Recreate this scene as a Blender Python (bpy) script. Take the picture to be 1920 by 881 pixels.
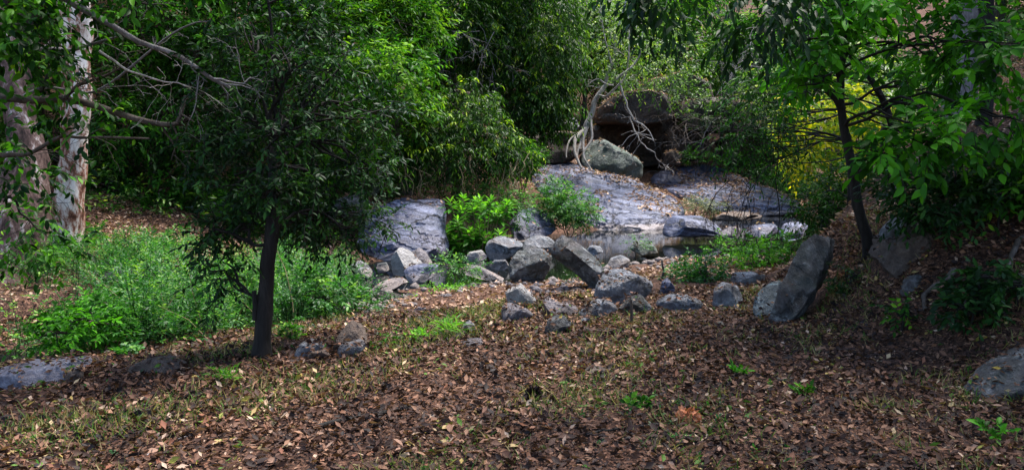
import bpy, math, random
import numpy as np
from mathutils import Vector, Matrix
from mathutils.bvhtree import BVHTree

for o in list(bpy.data.objects):
    bpy.data.objects.remove(o)
SC = bpy.context.scene
COL = SC.collection
R = math.radians

# ------------------------------------------------------------------ camera, sky, sun, exposure
FPX, CX, CY = 1507.0, 960.0, 440.5          # focal length and centre, in pixels of a 1920 x 881 frame
PITCH = math.atan(160.0 / FPX)
CAMZ = 1.6
cam_d = bpy.data.cameras.new('camera')
cam = bpy.data.objects.new('camera', cam_d)
COL.objects.link(cam)
cam.location = (0, 0, CAMZ)
cam.rotation_euler = (math.pi / 2 - PITCH, 0, 0)
cam_d.sensor_width = 36.0
cam_d.lens = 36.0 * FPX / 1920.0
cam_d.clip_start = 0.05
cam_d.clip_end = 600
SC.camera = cam

SUN_ELEV, SUN_AZ = R(66), R(50)              # azimuth measured from +Y towards +X
world = bpy.data.worlds.new('World')
SC.world = world
world.use_nodes = True
wn = world.node_tree
wn.nodes.clear()
w_out = wn.nodes.new('ShaderNodeOutputWorld')
w_bg = wn.nodes.new('ShaderNodeBackground')
w_sky = wn.nodes.new('ShaderNodeTexSky')
w_sky.sky_type = 'NISHITA'
w_sky.sun_disc = False
w_sky.sun_elevation = SUN_ELEV
w_sky.sun_rotation = SUN_AZ
w_bg.inputs['Strength'].default_value = 0.135
wn.links.new(w_sky.outputs[0], w_bg.inputs[0])
wn.links.new(w_bg.outputs[0], w_out.inputs[0])

sun_d = bpy.data.lights.new('sun', 'SUN')
sun_d.energy = 3.4
sun_d.angle = R(24)
sun_d.color = (1.0, 0.95, 0.86)
sun = bpy.data.objects.new('sun', sun_d)
COL.objects.link(sun)
sd = Vector((math.sin(SUN_AZ) * math.cos(SUN_ELEV), math.cos(SUN_AZ) * math.cos(SUN_ELEV), math.sin(SUN_ELEV)))
sun.rotation_euler = sd.to_track_quat('Z', 'Y').to_euler()
sun.location = (0, 0, 40)

SC.view_settings.view_transform = 'Standard'
SC.view_settings.look = 'None'
SC.view_settings.gamma = 1.0
SC.view_settings.use_curve_mapping = False
SC.view_settings.exposure = 1.85
SC.render.engine = 'CYCLES'
SC.cycles.use_denoising = True
SC.cycles.max_bounces = 6
SC.cycles.diffuse_bounces = 1
SC.cycles.glossy_bounces = 3
SC.cycles.transmission_bounces = 3
SC.cycles.transparent_max_bounces = 4
SC.cycles.sample_clamp_indirect = 4.0
SC.cycles.caustics_reflective = False
SC.cycles.caustics_refractive = False

# ------------------------------------------------------------------ small maths helpers
rng = np.random.default_rng(7)
_perm = np.random.default_rng(3).permutation(256)
_perm = np.concatenate([_perm, _perm, _perm])
_grad = np.random.default_rng(4).normal(size=(256, 3))
_grad /= np.linalg.norm(_grad, axis=1)[:, None]


def pnoise(P):
    P = np.asarray(P, float)
    I = np.floor(P).astype(int)
    Fr = P - I
    I &= 255
    U = Fr * Fr * Fr * (Fr * (Fr * 6 - 15) + 10)
    out = np.zeros(len(P))
    for dx in (0, 1):
        wx = U[:, 0] if dx else 1 - U[:, 0]
        for dy in (0, 1):
            wy = U[:, 1] if dy else 1 - U[:, 1]
            for dz in (0, 1):
                wz = U[:, 2] if dz else 1 - U[:, 2]
                h = _perm[_perm[_perm[I[:, 0] + dx] + I[:, 1] + dy] + I[:, 2] + dz]
                g = _grad[h]
                out += wx * wy * wz * (g[:, 0] * (Fr[:, 0] - dx) + g[:, 1] * (Fr[:, 1] - dy) + g[:, 2] * (Fr[:, 2] - dz))
    return out * 1.5


def fbm(P, octv=4, gain=0.5):
    P = np.asarray(P, float)
    a, s, f = 0, 1.0, 1.0
    for k in range(octv):
        a = a + s * pnoise(P * f + k * 17.3)
        s *= gain
        f *= 2.03
    return a


def nrm(A):
    A = np.asarray(A, float)
    return A / np.maximum(np.linalg.norm(A, axis=-1, keepdims=True), 1e-9)


def sstep(a, b, x):
    t = np.clip((x - a) / (b - a), 0, 1)
    return t * t * (3 - 2 * t)


_cp, _sp = math.cos(PITCH), math.sin(PITCH)


def P(u, v, d):
    """world point seen at photo pixel (u, v) at forward distance y = d"""
    x = (u - CX) / FPX
    z = -(v - CY) / FPX
    D = np.array([x, _cp + z * _sp, -_sp + z * _cp])
    return np.array([0, 0, CAMZ]) + D * (d / D[1])


# ------------------------------------------------------------------ terrain height
WATER_Z = -0.50
CREEK = np.array([(30, 42), (13, 29.5), (8.4, 24.5), (5.6, 20.6), (3.4, 18.9), (1.5, 17.6), (-0.4, 15.4), (-2.4, 13.7),
                  (-4.2, 11.8), (-6.2, 9.6), (-9, 8.6), (-16, 8), (-40, 6)], float)
CREEK_W = np.array([1.6, 1.6, 1.7, 1.9, 2.1, 1.8, 0.9, 0.7, 0.6, 0.45, 0.4, 0.5, 0.8])


def creek_dist(x, y):
    x = np.asarray(x, float)
    y = np.asarray(y, float)
    best = np.full(x.shape, 1e9)
    sign = np.ones(x.shape)
    wid = np.ones(x.shape)
    for i in range(len(CREEK) - 1):
        a, b = CREEK[i], CREEK[i + 1]
        d = b - a
        t = np.clip(((x - a[0]) * d[0] + (y - a[1]) * d[1]) / (d @ d), 0, 1)
        px, py = a[0] + t * d[0], a[1] + t * d[1]
        q = np.hypot(x - px, y - py)
        s = np.sign(d[0] * (y - a[1]) - d[1] * (x - a[0]))   # +1 on the camera side
        m = q < best
        best = np.where(m, q, best)
        sign = np.where(m, s, sign)
        wid = np.where(m, CREEK_W[i] * (1 - t) + CREEK_W[i + 1] * t, wid)
    return best * np.where(sign == 0, 1, sign), wid


def gz(x, y):
    x = np.atleast_1d(np.asarray(x, float))
    y = np.atleast_1d(np.asarray(y, float))
    s, w = creek_dist(x, y)
    Q = np.stack([x * 0.35, y * 0.35, np.zeros_like(x)], 1)
    lo = fbm(Q, 3)
    hi = fbm(Q * 6 + 9, 2)
    e = s - w
    near = -0.64 + 0.64 * sstep(-0.4, 6.0, e) - 0.40 * (1 - sstep(-w, 0.2, e))
    ef = -s - w
    far = -0.58 - 0.40 * (1 - sstep(-w, 0, ef)) + 0.22 * np.clip(ef, 0, 5) + 0.40 * np.clip(ef - 5, 0, 6) + 0.62 * np.clip(ef - 11, 0, 70)
    z = np.where(s > 0, near, far)
    z = z + 0.32 * (1 - sstep(-5.4, -4.2, x)) * np.exp(-(s / 1.5) ** 2)
    # bank on the right
    ex = x + 0.18 * pnoise(Q * 3)
    up = sstep(2.75, 3.8, ex) * 0.55 * sstep(5.2, 7.6, y) + 0.40 * np.clip(ex - 3.3, 0, 3) + 0.45 * np.clip(ex - 6.3, 0, 60)
    back = 1 - sstep(8.5, 10.6, y - np.clip(x - 3.4, 0, 40) * 1.5)
    z = z + np.where(s > 0, up * back + (1 - back) * 0.10 * np.clip(x - 9, 0, 60), 0)
    # gentle rise left and behind the camera
    z = z + np.where(s > 0, 0.12 * np.clip(-x - 7, 0, 60) * 0.4 + 0.02 * np.clip(-y, 0, 60), 0)
    amp = np.where(s > 0, 0.05, 0.05 + 0.02 * np.clip(ef, 0, 20))
    z = z + lo * amp * 2.0 + hi * 0.018 * np.where(s > 0, 1, 2)
    return z


def gz1(x, y):
    return float(gz([x], [y])[0])


def hit(u, v):
    """where the sight line of photo pixel (u, v) meets the ground or the water"""
    x = (u - CX) / FPX
    z = -(v - CY) / FPX
    D = np.array([x, _cp + z * _sp, -_sp + z * _cp])
    D = D / D[1]
    ys = np.concatenate([np.arange(2.5, 20, 0.02), np.arange(20, 90, 0.1)])
    zz = CAMZ + D[2] * ys
    g = np.maximum(gz(D[0] * ys, ys), WATER_Z)
    k = np.argmax(zz <= g)
    if zz[k] > g[k]:
        k = len(ys) - 1
    return np.array([D[0] * ys[k], ys[k], g[k]])


# ------------------------------------------------------------------ materials
MATS = {}


def new_mat(name):
    m = bpy.data.materials.new(name)
    m.use_nodes = True
    nt = m.node_tree
    nt.nodes.clear()
    out = nt.nodes.new('ShaderNodeOutputMaterial')
    return m, nt, out


def nd(nt, typ, **kw):
    n = nt.nodes.new(typ)
    for k, v in kw.items():
        if k in n.inputs:
            n.inputs[k].default_value = v
        else:
            setattr(n, k, v)
    return n


def ramp(nt, stops, interp='LINEAR'):
    n = nt.nodes.new('ShaderNodeValToRGB')
    cr = n.color_ramp
    cr.interpolation = interp
    while len(cr.elements) < len(stops):
        cr.elements.new(0.5)
    for e, (p, c) in zip(cr.elements, stops):
        e.position = p
        e.color = (c[0], c[1], c[2], 1)
    return n


def leaf_mat(name, stops, trans=0.3, rough=0.5, spec=0.1, tcol=1.7):
    m, nt, out = new_mat(name)
    at = nd(nt, 'ShaderNodeAttribute', attribute_name='tint')
    rp = ramp(nt, stops)
    nt.links.new(at.outputs['Fac'], rp.inputs[0])
    b = nd(nt, 'ShaderNodeBsdfPrincipled')
    b.inputs['Roughness'].default_value = rough
    b.inputs['Specular IOR Level'].default_value = spec
    nt.links.new(rp.outputs[0], b.inputs['Base Color'])
    if trans > 0:
        t = nd(nt, 'ShaderNodeBsdfTranslucent')
        mul = nd(nt, 'ShaderNodeMix', data_type='RGBA', blend_type='MULTIPLY')
        mul.inputs[0].default_value = 1.0
        nt.links.new(rp.outputs[0], mul.inputs[6])
        mul.inputs[7].default_value = (tcol * 1.05, tcol * 1.15, tcol * 0.5, 1)
        nt.links.new(mul.outputs[2], t.inputs[0])
        mx = nd(nt, 'ShaderNodeMixShader')
        mx.inputs[0].default_value = trans
        nt.links.new(b.outputs[0], mx.inputs[1])
        nt.links.new(t.outputs[0], mx.inputs[2])
        nt.links.new(mx.outputs[0], out.inputs[0])
    else:
        nt.links.new(b.outputs[0], out.inputs[0])
    MATS[name] = m
    return m


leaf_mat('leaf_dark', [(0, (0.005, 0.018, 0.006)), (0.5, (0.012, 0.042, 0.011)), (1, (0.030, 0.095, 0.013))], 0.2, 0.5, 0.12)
leaf_mat('leaf_mid', [(0, (0.004, 0.017, 0.003)), (0.45, (0.016, 0.070, 0.006)), (0.85, (0.060, 0.195, 0.012)), (1, (0.16, 0.31, 0.018))], 0.30, 0.45)
leaf_mat('leaf_bright', [(0, (0.010, 0.040, 0.005)), (0.5, (0.030, 0.130, 0.009)), (1, (0.085, 0.30, 0.014))], 0.32, 0.42)
leaf_mat('leaf_weep', [(0, (0.004, 0.013, 0.003)), (0.5, (0.016, 0.052, 0.007)), (0.8, (0.085, 0.20, 0.012)), (1, (0.34, 0.44, 0.025))], 0.30, 0.45, 0.12)
leaf_mat('leaf_fresh', [(0, (0.026, 0.105, 0.010)), (0.5, (0.062, 0.205, 0.016)), (1, (0.16, 0.36, 0.030))], 0.36, 0.38)
leaf_mat('leaf_herb', [(0, (0.010, 0.048, 0.010)), (0.5, (0.030, 0.125, 0.020)), (0.8, (0.070, 0.21, 0.032)), (1, (0.17, 0.31, 0.05))], 0.34, 0.5, 0.3)
leaf_mat('leaf_yellow', [(0, (0.06, 0.16, 0.012)), (0.45, (0.20, 0.28, 0.02)), (0.75, (0.55, 0.48, 0.02)), (1, (0.75, 0.58, 0.02))], 0.4, 0.45)
leaf_mat('leaf_hill', [(0, (0.007, 0.020, 0.004)), (0.45, (0.034, 0.088, 0.014)), (0.85, (0.13, 0.24, 0.035)), (1, (0.32, 0.39, 0.07))], 0.32, 0.5, 0.3)
leaf_mat('leaf_grey', [(0, (0.05, 0.07, 0.04)), (0.5, (0.10, 0.13, 0.07)), (1, (0.22, 0.22, 0.10))], 0.25, 0.55, 0.3)
leaf_mat('grass', [(0, (0.03, 0.09, 0.012)), (0.35, (0.06, 0.14, 0.02)), (0.6, (0.20, 0.17, 0.07)), (1, (0.36, 0.27, 0.14))], 0.25, 0.6, 0.2)
leaf_mat('litter', [(0, (0.010, 0.007, 0.008)), (0.28, (0.030, 0.015, 0.012)), (0.54, (0.074, 0.035, 0.023)), (0.72, (0.140, 0.066, 0.040)),
                    (0.83, (0.26, 0.140, 0.086)), (0.87, (0.17, 0.060, 0.034)), (0.94, (0.44, 0.32, 0.24)), (0.98, (0.30, 0.21, 0.04)), (1, (0.07, 0.14, 0.02))],
         0.12, 0.65, 0.2, 1.2)
leaf_mat('litter_pale', [(0, (0.07, 0.034, 0.024)), (0.35, (0.20, 0.100, 0.060)), (0.65, (0.36, 0.20, 0.125)), (1, (0.58, 0.42, 0.30))], 0.12, 0.6, 0.3, 1.2)
leaf_mat('husk', [(0, (0.30, 0.10, 0.05)), (1, (0.62, 0.25, 0.13))], 0.1, 0.8, 0.1)


def rock_mat(name, dark, mid, light, lichen=(0.35, 0.40, 0.40), lich=0.0, band=0.35, tilt=(0.25, 0.1, 1), moss=0.0, brown=0.0, fine=0.3, crack=0.0, wobble=.55, bumpd=.09, gloss=(.45, .85)):
    m, nt, out = new_mat(name)
    geo = nd(nt, 'ShaderNodeNewGeometry')
    oi = nd(nt, 'ShaderNodeObjectInfo')
    add = nd(nt, 'ShaderNodeVectorMath', operation='MULTIPLY_ADD')
    nt.links.new(oi.outputs['Random'], add.inputs[0])
    add.inputs[1].default_value = (13, 7, 5)
    nt.links.new(geo.outputs['Position'], add.inputs[2])
    n1 = nd(nt, 'ShaderNodeTexNoise', Scale=1.9, Detail=9.0, Roughness=0.68)
    n2 = nd(nt, 'ShaderNodeTexNoise', Scale=16.0, Detail=8.0, Roughness=0.7)
    n3 = nd(nt, 'ShaderNodeTexNoise', Scale=4.5, Detail=7.0, Roughness=0.75)
    for n in (n1, n2, n3):
        nt.links.new(add.outputs[0], n.inputs['Vector'])
    # strata bands
    dot = nd(nt, 'ShaderNodeVectorMath', operation='DOT_PRODUCT')
    nt.links.new(geo.outputs['Position'], dot.inputs[0])
    dot.inputs[1].default_value = tilt
    wob = nd(nt, 'ShaderNodeMath', operation='MULTIPLY_ADD')
    nt.links.new(n1.outputs[0], wob.inputs[0])
    wob.inputs[1].default_value = wobble
    nt.links.new(dot.outputs['Value'], wob.inputs[2])
    comb = nd(nt, 'ShaderNodeCombineXYZ')
    nt.links.new(wob.outputs[0], comb.inputs[2])
    nb = nd(nt, 'ShaderNodeTexNoise', Scale=8.0, Detail=7.0, Roughness=0.8)
    nt.links.new(comb.outputs[0], nb.inputs['Vector'])
    mixf = nd(nt, 'ShaderNodeMix', data_type='FLOAT')
    mixf.inputs[0].default_value = band
    nt.links.new(n3.outputs[0], mixf.inputs[2])
    nt.links.new(nb.outputs[0], mixf.inputs[3])
    mixg = nd(nt, 'ShaderNodeMix', data_type='FLOAT')
    mixg.inputs[0].default_value = fine
    nt.links.new(mixf.outputs[0], mixg.inputs[2])
    nt.links.new(n2.outputs[0], mixg.inputs[3])
    rp = ramp(nt, [(0.38, dark), (0.50, mid), (0.615, light)])
    nt.links.new(mixg.outputs[0], rp.inputs[0])
    col = rp.outputs[0]

    def over(col, mask_noise, lo, hi, c, amt):
        mr = nd(nt, 'ShaderNodeMapRange')
        mr.inputs[1].default_value = lo
        mr.inputs[2].default_value = hi
        mr.inputs[4].default_value = amt
        nt.links.new(mask_noise, mr.inputs[0])
        mx = nd(nt, 'ShaderNodeMix', data_type='RGBA')
        nt.links.new(mr.outputs[0], mx.inputs[0])
        nt.links.new(col, mx.inputs[6])
        mx.inputs[7].default_value = (*c, 1)
        return mx.outputs[2]
    if lich:
        vn = nd(nt, 'ShaderNodeTexNoise', Scale=9.0, Detail=6.0, Roughness=0.8)
        nt.links.new(add.outputs[0], vn.inputs['Vector'])
        col = over(col, vn.outputs[0], 0.56, 0.64, lichen, lich)
    if moss:
        vn = nd(nt, 'ShaderNodeTexNoise', Scale=2.6, Detail=8.0, Roughness=0.7)
        nt.links.new(add.outputs[0], vn.inputs['Vector'])
        col = over(col, vn.outputs[0], 0.46, 0.60, (0.05, 0.085, 0.05), moss)
    if brown:
        vn = nd(nt, 'ShaderNodeTexNoise', Scale=1.4, Detail=6.0, Roughness=0.7)
        nt.links.new(add.outputs[0], vn.inputs['Vector'])
        col = over(col, vn.outputs[0], 0.48, 0.62, (0.17, 0.11, 0.085), brown)
    crk = None
    if crack:
        wv = nd(nt, 'ShaderNodeVectorMath', operation='MULTIPLY_ADD')
        nt.links.new(n1.outputs['Color'], wv.inputs[0])
        wv.inputs[1].default_value = (.7, .7, .7)
        nt.links.new(add.outputs[0], wv.inputs[2])
        mpc = nd(nt, 'ShaderNodeMapping')
        mpc.inputs['Scale'].default_value = (.55, .55, 1.7)
        nt.links.new(wv.outputs[0], mpc.inputs[0])
        vo = nd(nt, 'ShaderNodeTexVoronoi', Scale=1.1, feature='DISTANCE_TO_EDGE')
        nt.links.new(mpc.outputs[0], vo.inputs['Vector'])
        mrc = nd(nt, 'ShaderNodeMapRange')
        mrc.inputs[1].default_value = 0.004
        mrc.inputs[2].default_value = 0.03
        mrc.inputs[3].default_value = crack
        mrc.inputs[4].default_value = 0.0
        nt.links.new(vo.outputs['Distance'], mrc.inputs[0])
        mxc = nd(nt, 'ShaderNodeMix', data_type='RGBA')
        nt.links.new(mrc.outputs[0], mxc.inputs[0])
        nt.links.new(col, mxc.inputs[6])
        mxc.inputs[7].default_value = (0.012, 0.011, 0.012, 1)
        col = mxc.outputs[2]
        crk = mrc.outputs[0]
    # mineral line left by the falling water level
    sx = nd(nt, 'ShaderNodeSeparateXYZ')
    nt.links.new(geo.outputs['Position'], sx.inputs[0])
    zz = nd(nt, 'ShaderNodeMath', operation='MULTIPLY_ADD')
    nt.links.new(n1.outputs[0], zz.inputs[0])
    zz.inputs[1].default_value = 0.10
    nt.links.new(sx.outputs[2], zz.inputs[2])
    tide = ramp(nt, [(0.0, (0, 0, 0)), (0.05, (0.6, 0.6, 0.6)), (0.55, (0.5, 0.5, 0.5)), (0.75, (0, 0, 0))])
    mr = nd(nt, 'ShaderNodeMapRange')
    mr.inputs[1].default_value = WATER_Z + 0.05
    mr.inputs[2].default_value = WATER_Z + 0.25
    nt.links.new(zz.outputs[0], mr.inputs[0])
    nt.links.new(mr.outputs[0], tide.inputs[0])
    mx = nd(nt, 'ShaderNodeMix', data_type='RGBA')
    nt.links.new(tide.outputs[0], mx.inputs[0])
    nt.links.new(col, mx.inputs[6])
    mx.inputs[7].default_value = (0.36, 0.29, 0.26, 1)
    col = mx.outputs[2]
    b = nd(nt, 'ShaderNodeBsdfPrincipled')
    b.inputs['Specular IOR Level'].default_value = 0.35
    nt.links.new(col, b.inputs['Base Color'])
    rr = nd(nt, 'ShaderNodeMapRange')
    rr.inputs[3].default_value = gloss[0]
    rr.inputs[4].default_value = gloss[1]
    nt.links.new(n3.outputs[0], rr.inputs[0])
    nt.links.new(rr.outputs[0], b.inputs['Roughness'])
    bsum = nd(nt, 'ShaderNodeMath', operation='ADD')
    nt.links.new(mixg.outputs[0], bsum.inputs[0])
    nt.links.new(n2.outputs[0], bsum.inputs[1])
    bp = nd(nt, 'ShaderNodeBump', Strength=0.9, Distance=bumpd)
    hgt = bsum.outputs[0]
    if crk is not None:
        sb = nd(nt, 'ShaderNodeMath', operation='SUBTRACT')
        nt.links.new(hgt, sb.inputs[0])
        nt.links.new(crk, sb.inputs[1])
        hgt = sb.outputs[0]
    nt.links.new(hgt, bp.inputs['Height'])
    nt.links.new(bp.outputs[0], b.inputs['Normal'])
    nt.links.new(b.outputs[0], out.inputs[0])
    MATS[name] = m


rock_mat('rock_slab', (0.013, 0.015, 0.027), (0.058, 0.066, 0.118), (0.28, 0.305, 0.45), band=0.8, brown=0.2, fine=0.12, crack=.85, wobble=.2, bumpd=.035, gloss=(.25, .6))
rock_mat('rock_grey', (0.055, 0.057, 0.067), (0.160, 0.165, 0.190), (0.40, 0.405, 0.44), band=0.3, lich=0.4, brown=0.35, crack=.6)
rock_mat('rock_dark', (0.026, 0.026, 0.029), (0.078, 0.078, 0.086), (0.23, 0.23, 0.25), band=0.2, lich=0.35, moss=0.25, brown=.3, crack=.6)
rock_mat('rock_pale', (0.15, 0.14, 0.14), (0.29, 0.275, 0.275), (0.48, 0.46, 0.46), band=0.45)
rock_mat('rock_violet', (0.055, 0.047, 0.054), (0.135, 0.118, 0.132), (0.28, 0.25, 0.27), band=0.25, brown=0.2)
rock_mat('rock_brown', (0.055, 0.040, 0.036), (0.115, 0.085, 0.072), (0.21, 0.165, 0.14), band=0.2, brown=0.4)
rock_mat('rock_lilac', (0.095, 0.090, 0.115), (0.21, 0.20, 0.25), (0.38, 0.37, 0.43), band=0.25, brown=0.2)
rock_mat('rock_green', (0.045, 0.055, 0.055), (0.105, 0.125, 0.115), (0.20, 0.23, 0.21), band=0.3, moss=0.6)
rock_mat('rock_lichen', (0.05, 0.06, 0.065), (0.11, 0.13, 0.14), (0.22, 0.25, 0.27), band=0.1, lich=0.75, lichen=(0.36, 0.46, 0.50))
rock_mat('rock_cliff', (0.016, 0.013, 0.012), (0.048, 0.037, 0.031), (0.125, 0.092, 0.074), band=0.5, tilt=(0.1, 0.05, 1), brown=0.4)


def bark_mat(name, cols, scale=6.0, stretch=0.2, rough=0.85, bump=0.6, lo=.36, span=.28):
    m, nt, out = new_mat(name)
    geo = nd(nt, 'ShaderNodeNewGeometry')
    mp = nd(nt, 'ShaderNodeMapping')
    mp.inputs['Scale'].default_value = (1, 1, stretch)
    nt.links.new(geo.outputs['Position'], mp.inputs[0])
    n = nd(nt, 'ShaderNodeTexNoise', Scale=scale, Detail=8.0, Roughness=0.7, Distortion=0.6)
    nt.links.new(mp.outputs[0], n.inputs['Vector'])
    n2 = nd(nt, 'ShaderNodeTexNoise', Scale=scale * 4, Detail=6.0, Roughness=0.7)
    nt.links.new(mp.outputs[0], n2.inputs['Vector'])
    mx = nd(nt, 'ShaderNodeMix', data_type='FLOAT')
    mx.inputs[0].default_value = 0.35
    nt.links.new(n.outputs[0], mx.inputs[2])
    nt.links.new(n2.outputs[0], mx.inputs[3])
    k = len(cols)
    rp = ramp(nt, [(lo + span * i / (k - 1), c) for i, c in enumerate(cols)])
    nt.links.new(mx.outputs[0], rp.inputs[0])
    b = nd(nt, 'ShaderNodeBsdfPrincipled', Roughness=rough)
    b.inputs['Specular IOR Level'].default_value = 0.25
    nt.links.new(rp.outputs[0], b.inputs['Base Color'])
    bp = nd(nt, 'ShaderNodeBump', Strength=bump, Distance=0.03)
    nt.links.new(mx.outputs[0], bp.inputs['Height'])
    nt.links.new(bp.outputs[0], b.inputs['Normal'])
    nt.links.new(b.outputs[0], out.inputs[0])
    MATS[name] = m


bark_mat('bark_dark', [(0.006, 0.005, 0.005), (0.014, 0.012, 0.011), (0.032, 0.027, 0.025)], 14)
bark_mat('bark_brown', [(0.03, 0.022, 0.018), (0.075, 0.058, 0.048), (0.15, 0.125, 0.11)], 10)
bark_mat('bark_peel', [(0.09, 0.035, 0.022), (0.30, 0.13, 0.085), (0.62, 0.50, 0.43), (0.80, 0.72, 0.66)], 4.2, 0.5, lo=.42, span=.15, bump=.9)
bark_mat('bark_flake', [(0.018, 0.011, 0.009), (0.06, 0.034, 0.028), (0.13, 0.08, 0.068), (0.40, 0.35, 0.33)], 5.0, 0.4, lo=.40, span=.22, bump=.9)
bark_mat('bark_pale', [(0.20, 0.165, 0.14), (0.38, 0.34, 0.31), (0.55, 0.52, 0.50)], 12, 0.3)
bark_mat('bark_grey', [(0.07, 0.06, 0.06), (0.16, 0.145, 0.15), (0.30, 0.28, 0.29)], 12, 0.3)
bark_mat('twig_tan', [(0.12, 0.085, 0.045), (0.24, 0.18, 0.10), (0.36, 0.28, 0.17)], 12, 0.5)


def ground_mat():
    m, nt, out = new_mat('soil')
    geo = nd(nt, 'ShaderNodeNewGeometry')
    n1 = nd(nt, 'ShaderNodeTexNoise', Scale=0.7, Detail=8.0, Roughness=0.65)
    n2 = nd(nt, 'ShaderNodeTexNoise', Scale=22.0, Detail=7.0, Roughness=0.75)
    v = nd(nt, 'ShaderNodeTexVoronoi', Scale=26.0)
    for n in (n1, n2, v):
        nt.links.new(geo.outputs['Position'], n.inputs['Vector'])
    mx = nd(nt, 'ShaderNodeMix', data_type='FLOAT')
    mx.inputs[0].default_value = 0.55
    nt.links.new(n1.outputs[0], mx.inputs[2])
    nt.links.new(n2.outputs[0], mx.inputs[3])
    rp = ramp(nt, [(0.34, (0.020, 0.013, 0.011)), (0.50, (0.060, 0.036, 0.027)), (0.62, (0.125, 0.072, 0.050)), (0.70, (0.20, 0.12, 0.085))])
    nt.links.new(mx.outputs[0], rp.inputs[0])
    # crumbs of old leaf: every cell its own shade
    v.inputs['Scale'].default_value = 75.0
    hs = nd(nt, 'ShaderNodeMix', data_type='RGBA', blend_type='MULTIPLY')
    hs.inputs[0].default_value = 0.9
    nt.links.new(rp.outputs[0], hs.inputs[6])
    sepc = nd(nt, 'ShaderNodeSeparateColor')
    nt.links.new(v.outputs['Color'], sepc.inputs[0])
    rp2 = ramp(nt, [(0, (0.2, 0.18, 0.18)), (0.4, (0.7, 0.62, 0.6)), (0.75, (1.6, 1.35, 1.2)), (1, (3.2, 2.9, 2.7))])
    nt.links.new(sepc.outputs[0], rp2.inputs[0])
    nt.links.new(rp2.outputs[0], hs.inputs[7])
    b = nd(nt, 'ShaderNodeBsdfPrincipled', Roughness=0.95)
    b.inputs['Specular IOR Level'].default_value = 0.15
    nt.links.new(hs.outputs[2], b.inputs['Base Color'])
    bp = nd(nt, 'ShaderNodeBump', Strength=0.9, Distance=0.03)
    nt.links.new(n2.outputs[0], bp.inputs['Height'])
    nt.links.new(bp.outputs[0], b.inputs['Normal'])
    nt.links.new(b.outputs[0], out.inputs[0])
    MATS['soil'] = m


ground_mat()


def water_mat():
    m, nt, out = new_mat('creek_water')
    b = nd(nt, 'ShaderNodeBsdfPrincipled', Roughness=0.03)
    b.inputs['Base Color'].default_value = (0.004, 0.005, 0.004, 1)
    b.inputs['IOR'].default_value = 1.333
    b.inputs['Specular IOR Level'].default_value = 0.4
    geo = nd(nt, 'ShaderNodeNewGeometry')
    mp = nd(nt, 'ShaderNodeMapping')
    mp.inputs['Scale'].default_value = (0.6, 1.6, 1)
    nt.links.new(geo.outputs['Position'], mp.inputs[0])
    n = nd(nt, 'ShaderNodeTexNoise', Scale=3.5, Detail=4.0, Roughness=0.6)
    nt.links.new(mp.outputs[0], n.inputs['Vector'])
    bp = nd(nt, 'ShaderNodeBump', Strength=0.05, Distance=0.03)
    nt.links.new(n.outputs[0], bp.inputs['Height'])
    nt.links.new(bp.outputs[0], b.inputs['Normal'])
    nt.links.new(b.outputs[0], out.inputs[0])
    MATS['water'] = m


water_mat()


# ------------------------------------------------------------------ mesh building
class MB:
    def __init__(self):
        self.V, self.F3, self.F4, self.T = [], [], [], []
        self.n = 0

    def add(self, V, F, tint=None):
        V = np.asarray(V, np.float32)
        F = np.asarray(F, np.int64)
        if len(V) == 0:
            return
        (self.F3 if F.shape[1] == 3 else self.F4).append(F + self.n)
        self.V.append(V)
        self.T.append(np.full(len(V), 0.5, np.float32) if tint is None else np.asarray(tint, np.float32))
        self.n += len(V)

    def mesh(self, name, mat, origin=(0, 0, 0), smooth=False):
        me = bpy.data.meshes.new(name)
        V = np.concatenate(self.V) - np.asarray(origin, np.float32)
        f3 = np.concatenate(self.F3) if self.F3 else np.zeros((0, 3), np.int64)
        f4 = np.concatenate(self.F4) if self.F4 else np.zeros((0, 4), np.int64)
        me.vertices.add(len(V))
        me.vertices.foreach_set('co', V.ravel())
        loops = np.concatenate([f3.ravel(), f4.ravel()]).astype(np.int32)
        tot = np.concatenate([np.full(len(f3), 3), np.full(len(f4), 4)]).astype(np.int32)
        st = np.concatenate([[0], np.cumsum(tot)[:-1]]).astype(np.int32)
        me.loops.add(len(loops))
        me.loops.foreach_set('vertex_index', loops)
        me.polygons.add(len(tot))
        me.polygons.foreach_set('loop_start', st)
        me.polygons.foreach_set('loop_total', tot)
        if smooth:
            me.polygons.foreach_set('use_smooth', np.ones(len(tot), bool))
        at = me.attributes.new('tint', 'FLOAT', 'POINT')
        at.data.foreach_set('value', np.clip(np.concatenate(self.T), 0, 1))
        me.materials.append(MATS[mat])
        me.update(calc_edges=True)
        return me

    def build(self, name, mat, parent=None, origin=None, smooth=False):
        if origin is None:
            origin = tuple(parent.location) if parent is not None else (0, 0, 0)
            if parent is not None and parent.parent is not None:
                origin = tuple(Vector(origin) + parent.parent.location)
        o = bpy.data.objects.new(name, self.mesh(name, mat, origin, smooth))
        COL.objects.link(o)
        if parent is not None:
            o.parent = parent
        else:
            o.location = origin
        return o


def tag(o, label=None, cat=None, group=None, kind=None):
    if label:
        o['label'] = label
    if cat:
        o['category'] = cat
    if group:
        o['group'] = group
    if kind:
        o['kind'] = kind
    return o


def thing(name, label, cat, loc, group=None):
    o = bpy.data.objects.new(name, None)
    o.empty_display_size = 0.2
    COL.objects.link(o)
    o.location = tuple(float(a) for a in loc)
    return tag(o, label, cat, group)


def copy_tree(o, parent=None):
    c = o.copy()
    COL.objects.link(c)
    c.parent = parent
    for ch in o.children:
        copy_tree(ch, c)
    return c


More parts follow.
